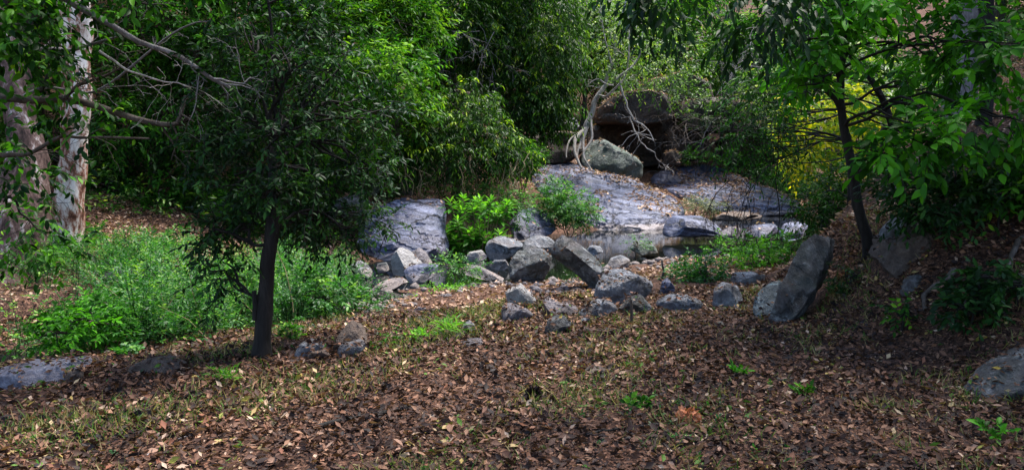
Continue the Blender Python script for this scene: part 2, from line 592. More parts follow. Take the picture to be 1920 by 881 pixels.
# leaf templates: (side, along, up) in units of width / length / width
TPL = {
    'diamond': (np.array([(0, 0, 0), (-.5, .45, .16), (0, 1, -.1), (.5, .45, .16)], float), np.array([(0, 2, 1), (0, 3, 2)])),
    'curl': (np.array([(0, 0, .1), (-.5, .5, .35), (.5, .5, .22), (0, .5, 0), (0, 1, .30)], float),
             np.array([(0, 3, 1), (0, 2, 3), (1, 3, 4), (3, 2, 4)])),
    'full': (np.array([(0, 0, 0), (0, .35, -.02), (0, .7, -.06), (0, 1, -.22), (-.32, .18, .10), (-.5, .46, .14), (-.34, .76, .04),
                       (.32, .18, .10), (.5, .46, .14), (.34, .76, .04)], float),
             np.array([(0, 1, 4), (4, 1, 5), (1, 2, 5), (5, 2, 6), (2, 3, 6), (0, 7, 1), (7, 8, 1), (1, 8, 2), (8, 9, 2), (2, 9, 3)])),
    'blade': (np.array([(-.5, 0, 0), (.5, 0, 0), (.35, .55, 1.5), (-.35, .55, 1.5), (0, 1, 0)], float), np.array([(0, 1, 2), (0, 2, 3), (3, 2, 4)])),
}


class Leaves:
    """a batch of leaf placements"""
    def __init__(self, p, d, n, L, W, t):
        self.p, self.d, self.n, self.L, self.W, self.t = p, d, n, L, W, t

    def frame(self):
        d = nrm(self.d)
        n = nrm(self.n - d * np.sum(self.n * d, 1, keepdims=True))
        return np.cross(d, n), d, n

    def sub(self, m):
        return Leaves(self.p[m], self.d[m], self.n[m], self.L[m], self.W[m], self.t[m])

    @staticmethod
    def cat(ls):
        return Leaves(*[np.concatenate([getattr(l, k) for l in ls]) for k in ('p', 'd', 'n', 'L', 'W', 't')])

    def into(self, mb, tpl='diamond'):
        if len(self.p) == 0:
            return
        vt, ft = TPL[tpl]
        s, d, n = self.frame()
        V = (self.p[:, None] + s[:, None] * (vt[None, :, 0:1] * self.W[:, None, None]) + d[:, None] * (vt[None, :, 1:2] * self.L[:, None, None])
             + n[:, None] * (vt[None, :, 2:3] * self.W[:, None, None]))
        F = ft[None] + (np.arange(len(self.p)) * len(vt))[:, None, None]
        mb.add(V.reshape(-1, 3), F.reshape(-1, 3), np.repeat(self.t, len(vt)))

    def objects(self, name, mat, parent, ratio, tpl='full', nt=7):
        """one object per leaf; leaves share mesh data by tint"""
        vt, ft = TPL[tpl]
        meshes = []
        for k in range(nt):
            mb = MB()
            mb.add(vt * np.array([ratio, 1, ratio]), ft, np.full(len(vt), (k + 0.5) / nt))
            meshes.append(mb.mesh(name, mat))
        s, d, n = self.frame()
        off = Vector(parent.location)
        if parent.parent is not None:
            off = off + parent.parent.location
        for i in range(len(self.p)):
            o = bpy.data.objects.new(name, meshes[min(nt - 1, int(np.clip(self.t[i], 0, .999) * nt))])
            L = float(self.L[i])
            M = Matrix([[s[i, 0], d[i, 0], n[i, 0], 0], [s[i, 1], d[i, 1], n[i, 1], 0], [s[i, 2], d[i, 2], n[i, 2], 0], [0, 0, 0, 1]])
            loc = Vector(self.p[i]) - off
            o.parent = parent
            o.matrix_basis = Matrix.Translation(loc) @ M @ Matrix.Diagonal((L, L, L, 1))
            COL.objects.link(o)


def sprays(A, D, Ls, n, leafL, leafW, r, droop=0.3, spread=0.9, hang=0.25, tint=None, tvar=0.18, tip=0.0, twigs=None, tr=0.004, jit=0.35, flat=0.6):
    """leafy twigs: anchors A, directions D, twig lengths Ls, n leaves on each"""
    A = np.asarray(A, float)
    D = nrm(D)
    k = len(A)
    Ls = np.broadcast_to(np.asarray(Ls, float), (k,))
    if tint is None:
        tint = r.uniform(0.15, 0.75, k)
    t = np.clip((np.arange(n) + 0.6) / n + r.uniform(-.25, .25, (k, n)) / n, 0.05, 1)
    pos = A[:, None] + D[:, None] * (Ls[:, None, None] * t[..., None])
    pos[..., 2] -= droop * Ls[:, None] * t ** 2
    tan = np.repeat(D[:, None], n, 1).copy()
    tan[..., 2] -= 2 * droop * t
    tan = nrm(tan)
    up = np.array([0, 0, 1.0])
    side = np.cross(tan, up)
    side = nrm(side + 1e-4)
    sg = np.where((np.arange(n) % 2) == 0, 1.0, -1.0)[None, :, None]
    last = (np.arange(n) == n - 1)[None, :, None]
    d = np.where(last, tan, tan * 0.65 + side * sg * spread) + r.normal(0, jit, (k, n, 3))
    d[..., 2] -= hang
    d = nrm(d)
    nn = up * flat + r.normal(0, 0.45, (k, n, 3)) + np.cross(side, tan) * 0.5
    L = leafL * r.uniform(0.65, 1.2, (k, n))
    W = leafW * r.uniform(0.75, 1.2, (k, n))
    T = tint[:, None] + r.normal(0, tvar, (k, n)) + tip * (t - 0.6).clip(0)
    if twigs is not None:
        for i in range(k):
            m = A[i] + D[i] * Ls[i] * .5 - np.array([0, 0, droop * Ls[i] * .25])
            e = A[i] + D[i] * Ls[i] - np.array([0, 0, droop * Ls[i]])
            twigs.append(([A[i], m, e], [tr, tr * .8, tr * .4]))
    return Leaves(pos.reshape(-1, 3), d.reshape(-1, 3), nn.reshape(-1, 3), L.ravel(), W.ravel(), T.ravel())


def tube(mb, pts, rad, sides=6, tint=0.5):
    pts = np.asarray(pts, float)
    rad = np.asarray(rad, float)
    m = len(pts)
    tan = nrm(np.gradient(pts, axis=0))
    ref = np.array([0.31, 0.17, 0.93]) if abs(tan[0, 2]) < 0.8 else np.array([0.93, 0.31, 0.17])
    s = nrm(np.cross(tan, ref))
    b = np.cross(tan, s)
    a = np.arange(sides) * 2 * math.pi / sides
    V = pts[:, None] + (s[:, None] * np.cos(a)[None, :, None] + b[:, None] * np.sin(a)[None, :, None]) * rad[:, None, None]
    i, j = np.meshgrid(np.arange(m - 1), np.arange(sides), indexing='ij')
    j2 = (j + 1) % sides
    F = np.stack([i * sides + j, i * sides + j2, (i + 1) * sides + j2, (i + 1) * sides + j], -1).reshape(-1, 4)
    mb.add(V.reshape(-1, 3), F, np.full(m * sides, tint))


def smooth_path(pts, n, r=None, wob=0.0):
    pts = np.asarray(pts, float)
    m = len(pts)
    if m == 2:
        pts = np.stack([pts[0], pts.mean(0), pts[1]])
        m = 3
    ext = np.concatenate([[2 * pts[0] - pts[1]], pts, [2 * pts[-1] - pts[-2]]])
    ts = np.linspace(0, m - 1 - 1e-6, n)
    i = ts.astype(int)
    t = (ts - i)[:, None]
    p0, p1, p2, p3 = ext[i], ext[i + 1], ext[i + 2], ext[i + 3]
    Q = 0.5 * ((2 * p1) + (-p0 + p2) * t + (2 * p0 - 5 * p1 + 4 * p2 - p3) * t * t + (-p0 + 3 * p1 - 3 * p2 + p3) * t ** 3)
    if wob and r is not None:
        ph = r.uniform(0, 50, 3)
        for c in range(3):
            q = np.stack([ts * 1.3 + ph[c], np.full(n, ph[c]), np.zeros(n)], 1)
            Q[:, c] += wob * pnoise(q) * np.sin(np.linspace(0, math.pi, n)) ** .5
    return Q


def limb(mb, pts, r0, r1, r, n=10, wob=0.05, sides=6):
    Q = smooth_path(pts, n, r, wob)
    tube(mb, Q, np.linspace(r0, r1, n), sides)
    return Q


def bare(mb, start, d, length, rad, r, depth=3, kids=4, grav=0.15, wig=0.35, sides=4, minr=0.002):
    """a bare branch that forks"""
    n = 7
    pts = [np.asarray(start, float)]
    dd = nrm(np.asarray(d, float))
    for k in range(n - 1):
        dd = nrm(dd + r.normal(0, wig / 2, 3) + np.array([0, 0, -grav * 0.3]))
        pts.append(pts[-1] + dd * length / (n - 1))
    pts = np.array(pts)
    tube(mb, pts, np.linspace(rad, max(rad * .45, minr), n), max(3, sides))
    if depth > 0:
        for c in range(kids):
            k = r.integers(2, n)
            cd = nrm(nrm(pts[k] - pts[k - 1]) + r.normal(0, .65, 3))
            bare(mb, pts[k], cd, length * r.uniform(.4, .7), max(rad * .55, minr), r, depth - 1, max(2, kids - 1), grav, wig, sides - 1, minr)


def lobe_points(lobes, r, gap=0.0, freq=1.2, shell=0.45):
    """points and outward directions through lobes (centre, radii, count)"""
    PP, DD = [], []
    for c, rad, cnt in lobes:
        q = nrm(r.normal(size=(cnt, 3)))
        rr = r.uniform(0.0, 1, cnt) ** shell
        p = np.asarray(c) + q * rr[:, None] * np.asarray(rad)
        if gap:
            keep = fbm(p * freq + 31.7, 2) > gap - 0.3
            p, q = p[keep], q[keep]
        PP.append(p)
        DD.append(q)
    return np.concatenate(PP), np.concatenate(DD)


# ------------------------------------------------------------------ setting: ground and water
def axis(lo, hi, near_lo, near_hi, fine, grow):
    a = list(np.arange(near_lo, near_hi, fine))
    s = fine
    x = near_hi
    while x < hi:
        a.append(x)
        s *= grow
        x += s
    a.append(hi)
    s = fine
    x = near_lo - fine
    b = []
    while x > lo:
        b.append(x)
        s *= grow
        x -= s
    b.append(lo)
    return np.array(sorted(b + a))


gx = axis(-150, 150, -8, 9, 0.09, 1.06)
gy = axis(-40, 200, 3.2, 24, 0.10, 1.06)
X, Y = np.meshgrid(gx, gy, indexing='xy')
Z = gz(X.ravel(), Y.ravel())
nx, ny = len(gx), len(gy)
i, j = np.meshgrid(np.arange(ny - 1), np.arange(nx - 1), indexing='ij')
q = (i * nx + j)
GF = np.stack([q, q + 1, q + nx + 1, q + nx], -1).reshape(-1, 4)
gm = MB()
gm.add(np.stack([X.ravel(), Y.ravel(), Z], 1), GF)
ground = gm.build('ground', 'soil', smooth=True)
tag(ground, 'brown earth forest floor sloping down to the creek', kind='structure')

wm = MB()
wa = CREEK
tg = nrm(np.gradient(wa, axis=0))
pn = np.stack([-tg[:, 1], tg[:, 0]], 1)
hw = (CREEK_W + 3.0)[:, None]
lft, rgt = wa + pn * hw, wa - pn * hw
WV = np.concatenate([np.c_[lft, np.full(len(wa), WATER_Z)], np.c_[rgt, np.full(len(wa), WATER_Z)]])
k = np.arange(len(wa) - 1)
wm.add(WV, np.stack([k, k + 1, k + 1 + len(wa), k + len(wa)], 1))
water = wm.build('creek_water', 'water')
tag(water, 'dark still creek water between the slabs and boulders', kind='structure')

# ------------------------------------------------------------------ rocks
import bmesh
_ico = {}


def ico(sub):
    if sub not in _ico:
        bm = bmesh.new()
        bmesh.ops.create_icosphere(bm, subdivisions=sub, radius=1)
        bm.verts.ensure_lookup_table()
        V = np.array([v.co for v in bm.verts])
        F = np.array([[v.index for v in f.verts] for f in bm.faces])
        bm.free()
        _ico[sub] = (V, F)
    return _ico[sub]


ROCKS = []


def rock(label, poly, mat, d=None, base=None, thick=None, slope=0.25, seed=0, facets=12, cut=(0.55, 0.86), sub=4, rough=0.045, strata=0.0, sfreq=6.0,
         tilt=(0.12, 0.0, 1.0), box=0.75, name='boulder', cat='boulder', group=None, parent=None, sink=0.06, dbox=0.7, planes=(), ledge=0.0):
    r = np.random.default_rng(seed + 100)
    poly = np.asarray(poly, float)
    vmax, vmin = poly[:, 1].max(), poly[:, 1].min()
    ub = poly[np.argmax(poly[:, 1]), 0]
    if d is None:
        h = hit(*(base if base is not None else (poly[:, 0].mean(), vmax - 1)))
        wpx = poly[:, 0].max() - poly[:, 0].min()
        if thick is None:
            thick = 0.42 * wpx / FPX * h[1]
        d = h[1] + 0.35 * thick
    elif thick is None:
        thick = 0.42 * (poly[:, 0].max() - poly[:, 0].min()) / FPX * d
    # push the foot of the outline into the ground
    poly = poly.copy()
    low = poly[:, 1] > vmin + 0.72 * (vmax - vmin)
    poly[low, 1] += (vmax - vmin) * sink
    zb = P(ub, vmax, d)[2]

    def W(u, v):
        p = P(u, v, d)
        return P(u, v, d + slope * (p[2] - zb))
    c2 = np.array([(poly[:, 0].max() + poly[:, 0].min()) / 2, (vmax + vmin) / 2]) * .5 + poly.mean(0) * .5
    rel = poly - c2
    nth = 180
    th = np.arange(nth) * 2 * math.pi / nth
    rad = np.zeros(nth)
    for a in range(len(rel)):
        p, q = rel[a], rel[(a + 1) % len(rel)]
        e = q - p
        den = np.cos(th) * e[1] - np.sin(th) * e[0]
        den = np.where(np.abs(den) < 1e-9, 1e-9, den)
        t = (p[0] * e[1] - p[1] * e[0]) / den
        s = (p[0] * np.sin(th) - p[1] * np.cos(th)) / den
        ok = (t > 0) & (s >= -1e-6) & (s <= 1 + 1e-6)
        rad = np.where(ok, np.maximum(rad, t), rad)
    bad = rad <= 0
    if bad.any():
        rad[bad] = np.interp(th[bad], th[~bad], rad[~bad], period=2 * math.pi)
    for _ in range(2):
        rad = 0.25 * np.roll(rad, 1) + 0.5 * rad + 0.25 * np.roll(rad, -1)
    C = W(*c2)
    E = np.array([W(c2[0] + rad[k] * math.cos(th[k]), c2[1] + rad[k] * math.sin(th[k])) - C for k in range(nth)])
    S, F = ico(sub)
    thS = np.arctan2(-S[:, 2], S[:, 0]) % (2 * math.pi)
    f = thS / (2 * math.pi) * nth
    i0 = f.astype(int) % nth
    fr = (f - np.floor(f))[:, None]
    Ei = E[i0] * (1 - fr) + E[(i0 + 1) % nth] * fr
    rho = np.hypot(S[:, 0], S[:, 2])
    nv = nrm(np.array([0, -1.0, slope if slope > 2.5 else 0.0]))
    dep = -S[:, 1]
    O = Ei * (rho ** box)[:, None] + nv * (np.sign(dep) * np.abs(dep) ** dbox * thick)[:, None]
    size = np.linalg.norm(E, axis=1).mean()
    for _ in range(facets):
        n = r.normal(size=3)
        n += np.array([0, -0.9, 0.35])
        n = n / np.linalg.norm(n)
        hh = (O @ n).max()
        cc = hh * r.uniform(*cut)
        ex = np.maximum(0, O @ n - cc)
        wgt = 1 - 0.7 * rho ** 8
        O = O - n * (ex * 0.92 * wgt)[:, None]
    for n, cc in planes:
        n = np.asarray(n, float) / np.linalg.norm(n)
        ex = np.maximum(0, O @ n - (O @ n).max() * cc)
        O = O - n * (ex * 0.96)[:, None]
    Wp = O + C
    q = Wp / size
    dirn = nrm(O)
    O = O + dirn * (size * rough * (fbm(q * 1.6 + seed, 5, 0.55) + 0.35 * fbm(q * 9 + seed * 3, 3)))[:, None]
    ridge = 1 - np.abs(pnoise(q * 1.1 + seed * 7.7))
    O = O - dirn * (size * rough * 1.2 * np.clip(ridge - 0.93, 0, 1) / 0.07)[:, None] * 0.5
    if strata:
        tl = nrm(np.array(tilt, float))
        h = (O @ tl) * sfreq + 1.3 * pnoise((O + C) * 0.55 + seed)
        saw = h - np.floor(h)
        st = np.where(saw < 0.86, saw / 0.86, (1 - saw) / 0.14)
        amp = 0.6 + 0.8 * pnoise((O + C) * 0.8 + 5 + seed)
        O = O + nv * (strata * (st - 0.5) * np.clip(amp, .1, 1.6))[:, None]
    if ledge:
        qq = (O + C)
        w1 = fbm(qq * np.array([.55, .8, 1.6]) + seed * 3.1, 3) * 3.2
        w2 = fbm(qq * np.array([1.3, .5, .9]) + 40 + seed, 2) * 2.2
        O = O + nv * (ledge * ((np.floor(w1) - w1 * .6) + .6 * (np.floor(w2) - w2 * .6)))[:, None]
    base_pt = np.array([C[0], C[1], (O[:, 2] + C[2]).min()])
    mb = MB()
    mb.add(O + C, F)
    o = mb.build(name, mat, None, tuple(base_pt), smooth=True)
    try:
        o.data.set_sharp_from_angle(angle=R(32))
    except Exception:
        pass
    tag(o, label, cat, group)
    ROCKS.append(o)
    return o


# large slabs across the water
rock('broad layered grey slab on the far bank under the overhanging bush',
     [(660, 500), (668, 440), (676, 402), (705, 383), (749, 364), (768, 365), (774, 374), (803, 369), (834, 376), (836, 434), (846, 475), (810, 492), (722, 498)],
     'rock_slab', d=15.2, slope=1.1, thick=0.6, seed=1, sub=6, strata=0.10, sfreq=4.2, dbox=.9, ledge=.032, tilt=(-0.35, .1, 1), facets=7, rough=0.035, name='rock_slab', cat='rock slab', sink=0.05)
rock('long sloping blue-grey slab scattered with dry leaves beside the pool',
     [(985, 316), (1005, 300), (1040, 298), (1080, 310), (1123, 324), (1192, 340), (1232, 356), (1276, 378), (1290, 396), (1250, 424), (1200, 431), (1140, 434), (1092, 432), (1050, 400), (1010, 362)],
     'rock_slab', d=20.9, slope=3.6, thick=0.36, seed=2, sub=6, strata=0.09, sfreq=5.5, dbox=1.1, ledge=.05, tilt=(0.10, 0.0, 1), facets=5, rough=0.03, cut=(.75, .95), name='rock_slab', cat='rock slab', sink=0.03)
rock('smooth dark blue slab behind the pool, tapering to the distant stream bed',
     [(1214, 332), (1263, 317), (1313, 312), (1369, 326), (1416, 352), (1475, 369), (1512, 386), (1500, 396), (1457, 400), (1386, 400), (1327, 390), (1283, 378), (1240, 362)],
     'rock_slab', d=25.5, slope=4.2, thick=0.36, seed=3, sub=6, strata=0.08, sfreq=5.5, dbox=1.1, ledge=.045, tilt=(0.15, 0, 1), facets=5, rough=0.03, cut=(.75, .95), name='rock_slab', cat='rock slab', sink=0.03)
rock('low grey rock shoulder with pale waterline beside the broadleaf plant',
     [(955, 420), (971, 395), (1001, 387), (1023, 396), (1050, 430), (1042, 440), (1000, 446), (960, 446)],
     'rock_slab', d=17.9, slope=1.2, thick=0.7, seed=4, sub=5, strata=0.05, sfreq=5, name='rock_slab', cat='rock slab')
rock('rounded green-grey boulder behind the pale roots of the clinging tree',
     [(1085, 300), (1091, 285), (1107, 256), (1129, 259), (1151, 275), (1192, 292), (1207, 307), (1210, 332), (1192, 342), (1123, 330), (1096, 318)],
     'rock_green', d=26.5, slope=0.4, thick=1.0, seed=5, sub=5, rough=0.05, facets=10)
rock('wedge-shaped violet rock lying in the pool',
     [(1238, 432), (1248, 418), (1266, 405), (1316, 406), (1345, 417), (1371, 432), (1357, 441), (1298, 442), (1242, 440)],
     'rock_slab', d=18.4, slope=0.8, thick=0.7, seed=6, sub=5, facets=7)
rock('flat bluish rock at the water edge below the dark leafy shrub',
     [(1464, 436), (1475, 420), (1493, 414), (1516, 421), (1510, 445), (1468, 452)], 'rock_slab', d=16.6, slope=1.5, thick=.35, seed=7)
rock('low flat stone between the pools in front of the dark blue slab',
     [(1330, 408), (1350, 398), (1400, 397), (1440, 404), (1425, 413), (1350, 414)], 'rock_brown', d=21.5, slope=2.0, thick=.5, seed=8)
rock('pinkish stone on the pool edge beside the wedge-shaped rock',
     [(1345, 440), (1372, 424), (1398, 430), (1402, 446), (1370, 452)], 'rock_violet', d=17.2, slope=1.0, thick=.35, seed=9)
rock('grey flat rock below the right end of the dark blue slab',
     [(1398, 438), (1412, 424), (1450, 419), (1462, 432), (1440, 446)], 'rock_slab', d=17.0, slope=1.2, thick=.4, seed=10)

# cliff blocks under the hillside
CL = [('dark overhanging cliff block right of the pale-rooted tree', [(1122, 232), (1126, 196), (1150, 180), (1205, 174), (1248, 184), (1254, 228), (1200, 236), (1150, 234)], 30.6, 2.2),
      ('upper cliff block scattered with rusty leaves', [(1196, 180), (1206, 152), (1262, 142), (1320, 156), (1330, 186), (1310, 196), (1240, 190)], 33.0, 2.5),
      ('cliff block deep in shadow beneath the ledge', [(1236, 292), (1240, 246), (1262, 236), (1310, 240), (1322, 284), (1300, 302), (1260, 300)], 31.6, 1.6),
      ('long ledge block behind the grey twig tangle', [(1258, 228), (1262, 190), (1320, 186), (1400, 196), (1440, 214), (1440, 248), (1360, 250), (1300, 240)], 31.5, 2.6),
      ('shadowed recessed rock wall under the ledge', [(1100, 306), (1104, 226), (1180, 218), (1260, 222), (1290, 300), (1190, 314)], 31.9, 0.9),
      ('low rounded rock at the foot of the cliff', [(1240, 308), (1244, 288), (1262, 282), (1276, 294), (1270, 310)], 29.0, 0.5),
      ('small pale block jammed under the clinging tree', [(1055, 244), (1058, 224), (1078, 220), (1086, 236), (1080, 248)], 26.4, 0.3),
      ('dark rock ledge left of the pale-rooted tree', [(960, 300), (968, 262), (1030, 246), (1080, 250), (1092, 284), (1060, 308), (1000, 308)], 27.5, 1.2),
      ('shadowed block at the right end of the cliff', [(1345, 312), (1350, 262), (1400, 250), (1462, 262), (1466, 306), (1410, 316)], 31.0, 1.4)]
for k, (lb, poly, dd, th_) in enumerate(CL):
    rock(lb, poly, 'rock_cliff' if k != 6 else 'rock_grey', d=dd, slope=0.15, thick=th_, seed=20 + k, sub=5, box=0.32, dbox=.35, strata=0.2, sfreq=1.7, facets=7, cut=(.6, .85), rough=.05, name='cliff_block', cat='rock', sink=0.0)
rock('mossy dark rock half hidden by leaves above the layered slab', [(640, 352), (650, 318), (690, 305), (722, 322), (730, 352), (690, 364)], 'rock_green', d=18.5, thick=.9, seed=31, slope=.3)
rock('squared shadowed block left of the layered slab', [(612, 404), (620, 376), (668, 364), (690, 378), (690, 404), (640, 410)], 'rock_dark', d=16.6, thick=.8, seed=32, slope=.3, box=.6)

# boulder pile in the middle
rock('pale rounded boulder below the broadleaf plant',
     [(905, 470), (916, 449), (938, 437), (963, 444), (981, 454), (980, 467), (963, 480), (935, 490), (914, 486)], 'rock_grey', thick=.38, seed=40, sub=5, planes=[((.2, -.3, .9), .6), ((-.3, -.9, -.1), .6)])
rock('dark rounded boulder at the front of the pile beside the hollow',
     [(951, 490), (954, 478), (965, 467), (990, 459), (1017, 463), (1034, 479), (1031, 503), (1018, 522), (995, 532), (968, 532), (954, 516)], 'rock_dark', thick=.42, seed=41, sub=5, rough=.07, planes=[((-.2, -.5, .85), .65), ((.1, -.9, -.4), .6)])
rock('small blue-topped boulder wedged behind the dark round one',
     [(978, 470), (983, 450), (1003, 440), (1030, 443), (1042, 455), (1030, 476), (1000, 480)], 'rock_grey', thick=.3, seed=42, sub=5)
rock('long tilted slab leaning over the dark hollow in the pile',
     [(1020, 455), (1046, 438), (1067, 442), (1096, 464), (1119, 486), (1129, 500), (1129, 530), (1115, 543), (1098, 522), (1072, 508), (1038, 482)],
     'rock_dark', base=(1110, 540), thick=.26, slope=-0.3, seed=43, sub=5, facets=3, box=.5, dbox=.5, planes=[((.45, -.45, .75), .42), ((-.5, -.7, -.5), .35), ((-.7, -.4, .5), .6)])
rock('large weathered grey boulder right of the leaning slab',
     [(1115, 556), (1120, 538), (1132, 519), (1151, 506), (1172, 501), (1205, 516), (1231, 530), (1222, 548), (1202, 560), (1162, 576), (1120, 572)],
     'rock_grey', thick=.42, seed=44, sub=5, planes=[((-.25, -.35, .9), .55), ((.2, -.9, .15), .6)])
rock('triangular dark stone leaning on the front of the weathered boulder',
     [(1160, 580), (1172, 566), (1200, 550), (1224, 576), (1200, 588), (1175, 588)], 'rock_dark', thick=.16, seed=45)
rock('pale squared stone sitting on leaves before the pile',
     [(947, 548), (976, 532), (1006, 562), (980, 576), (954, 573)], 'rock_pale', thick=.19, seed=46, box=.45, dbox=.45, facets=5)
rock('flat lilac stone in front of the pale squared one', [(936, 578), (954, 569), (990, 581), (1003, 594), (979, 604), (941, 597)], 'rock_violet', thick=.2, seed=47)
rock('long flat pale stone in front of the dark hollow', [(1014, 566), (1025, 557), (1052, 569), (1091, 572), (1074, 590), (1047, 594), (1020, 588)], 'rock_violet', thick=.22, seed=48)
rock('low oval grey-green stone beside the weathered boulder', [(1080, 582), (1107, 566), (1134, 562), (1156, 568), (1162, 581), (1131, 592), (1091, 597)], 'rock_grey', thick=.22, seed=49)
rock('small dark stone nearest the camera in the boulder pile', [(1020, 622), (1028, 600), (1050, 589), (1075, 603), (1054, 617), (1030, 627)], 'rock_dark', thick=.16, seed=50)
rock('little grey stone between the oval stone and leaves', [(1085, 604), (1092, 596), (1106, 597), (1108, 605), (1095, 609)], 'rock_grey', thick=.06, seed=51)
rock('small dark broken stone under the oval grey-green one', [(1094, 592), (1102, 583), (1121, 586), (1122, 596), (1104, 599)], 'rock_brown', thick=.08, seed=52)
rock('flat brown slab lying left of the pile', [(864, 504), (870, 496), (885, 493), (912, 506), (950, 523), (940, 529), (904, 520), (869, 512)], 'rock_violet', thick=.22, seed=53, slope=1)
rock('pale flat stone under the broadleaf plant', [(872, 484), (878, 473), (902, 469), (917, 482), (906, 490), (880, 490)], 'rock_pale', thick=.2, seed=54)
rock('dim stone in the shadow beneath the pale rounded boulder', [(916, 500), (926, 488), (948, 487), (956, 500), (944, 508), (924, 508)], 'rock_grey', thick=.16, seed=55)
rock('flat grey ledge stone right of the weathered boulder', [(1226, 578), (1236, 562), (1262, 554), (1300, 556), (1322, 568), (1310, 582), (1260, 586)], 'rock_grey', thick=.25, seed=56)
rock('small upright blue stone behind the flat ledge stone', [(1238, 550), (1242, 528), (1252, 521), (1264, 536), (1264, 556)], 'rock_slab', thick=.13, seed=57)
rock('grey angular rock beside the green shrub near the bank', [(1336, 572), (1340, 546), (1360, 530), (1384, 536), (1394, 560), (1378, 580)], 'rock_grey', thick=.25, seed=58)
rock('low grey rock beyond the shrub near the bank', [(1366, 530), (1378, 514), (1410, 508), (1436, 516), (1440, 530), (1400, 536)], 'rock_grey', thick=.25, seed=59)
rock('flat grey rock on the gravel beach by the pool', [(1136, 500), (1146, 484), (1164, 478), (1186, 488), (1178, 502)], 'rock_grey', thick=.22, seed=60)
rock('pale low stone on the pool edge near the leaning slab', [(1096, 470), (1106, 460), (1128, 461), (1132, 472), (1112, 477)], 'rock_grey', d=14.4, thick=.2, seed=61)
rock('low mossy stone at the beach edge of the pool', [(1174, 464), (1196, 453), (1226, 460), (1236, 472), (1200, 476)], 'rock_green', d=15.6, thick=.3, seed=62)
# left of the pile at the waterside
rock('white faceted rock standing at the creek edge', [(727, 494), (730, 478), (744, 463), (764, 469), (792, 494), (788, 502), (763, 512), (757, 520), (738, 518)], 'rock_pale', thick=.34, seed=70, sub=5, planes=[((.55, -.45, .7), .35), ((-.7, -.7, .1), .4)])
rock('brown striped rock behind the white faceted one', [(764, 476), (784, 463), (798, 474), (811, 493), (796, 502), (772, 496)], 'rock_violet', thick=.28, seed=71)
rock('blue-grey block with flat top in front of the white rock', [(757, 508), (765, 501), (790, 496), (827, 497), (824, 510), (800, 526), (768, 530)], 'rock_slab', thick=.26, seed=72, box=.45, dbox=.45, facets=6)
rock('squat grey rock standing in the dark water', [(654, 508), (657, 496), (670, 485), (689, 493), (698, 508), (695, 521), (662, 523)], 'rock_grey', thick=.26, seed=73)
rock('flat pinkish stone on the green patch by the water', [(693, 543), (712, 530), (735, 523), (754, 522), (765, 530), (744, 541), (708, 549)], 'rock_violet', thick=.3, seed=74, slope=1.5)
rock('long pale rock ledge half hidden behind the scrub', [(540, 524), (552, 508), (596, 500), (650, 504), (660, 520), (630, 530), (560, 532)], 'rock_pale', thick=.4, seed=75, slope=1.5)
rock('small dark stones island beside the white rock', [(702, 508), (708, 494), (724, 490), (730, 506), (716, 514)], 'rock_dark', thick=.14, seed=76)
rock('grey boulder nearly buried in the scrub on the left', [(196, 520), (202, 504), (224, 498), (248, 506), (254, 524), (226, 532)], 'rock_grey', thick=.3, seed=77)
rock('pale boulder on the earth bank behind the scrub', [(252, 508), (262, 494), (284, 492), (292, 506), (276, 514)], 'rock_pale', thick=.25, seed=78)
# foreground stones
rock('long lilac-grey rock at the left edge of the clearing', [(-40, 690), (-10, 680), (25, 682), (85, 682), (130, 676), (156, 680), (162, 687), (135, 696), (92, 704), (70, 720), (46, 736), (-40, 742)],
     'rock_lilac', base=(30, 733), thick=.34, seed=80, sub=5, slope=.7, strata=.02, sfreq=9)
rock('small brown stone beside the long lilac-grey rock', [(120, 708), (126, 698), (138, 693), (154, 698), (154, 712), (130, 720)], 'rock_brown', thick=.06, seed=81)
rock('low dark rock outcrop left of the dark tree trunk', [(226, 700), (250, 681), (275, 672), (307, 669), (349, 683), (328, 695), (275, 705)], 'rock_brown', thick=.2, seed=82, sub=5)
rock('brown pyramid-shaped stone right of the dark tree trunk', [(622, 650), (634, 623), (659, 597), (680, 610), (690, 632), (692, 646), (667, 660), (630, 662)], 'rock_brown', base=(660, 661), thick=.16, seed=83, sub=5, facets=12)
rock('thin grey slab leaning on the brown pyramid-shaped stone', [(628, 670), (637, 646), (688, 632), (692, 646), (664, 668)], 'rock_grey', base=(655, 669), thick=.06, seed=84)
rock('flat grey stone between the trunk and pyramid-shaped stone', [(550, 664), (561, 645), (581, 636), (607, 640), (611, 652), (587, 661), (557, 670)], 'rock_grey', thick=.12, seed=85)
rock('small reddish stone in front of the flat grey stone', [(570, 672), (582, 660), (608, 656), (620, 664), (606, 674)], 'rock_brown', thick=.08, seed=86)
rock('little upright stone at the edge of the scrub', [(655, 574), (663, 562), (673, 571), (669, 581), (659, 581)], 'rock_brown', thick=.07, seed=87)
rock('small rounded grey stone beside the grass tuft', [(863, 618), (868, 606), (880, 600), (892, 608), (892, 620), (876, 625)], 'rock_grey', thick=.08, seed=88)
rock('flat buried stone below the grass tuft', [(852, 648), (872, 638), (905, 636), (914, 646), (886, 654)], 'rock_violet', thick=.14, seed=89, slope=1.5)
rock('flat brown stone alone in the leaf litter', [(1088, 700), (1098, 690), (1130, 688), (1143, 694), (1132, 703), (1104, 705)], 'rock_brown', thick=.11, seed=90, slope=1)
rock('small brown stone in the litter below the pile', [(1008, 664), (1014, 656), (1028, 656), (1032, 663), (1020, 668)], 'rock_brown', thick=.05, seed=91)
rock('tiny pale stone on leaves by the pinkish stone', [(776, 582), (784, 574), (798, 577), (800, 586), (786, 588)], 'rock_violet', thick=.07, seed=92)
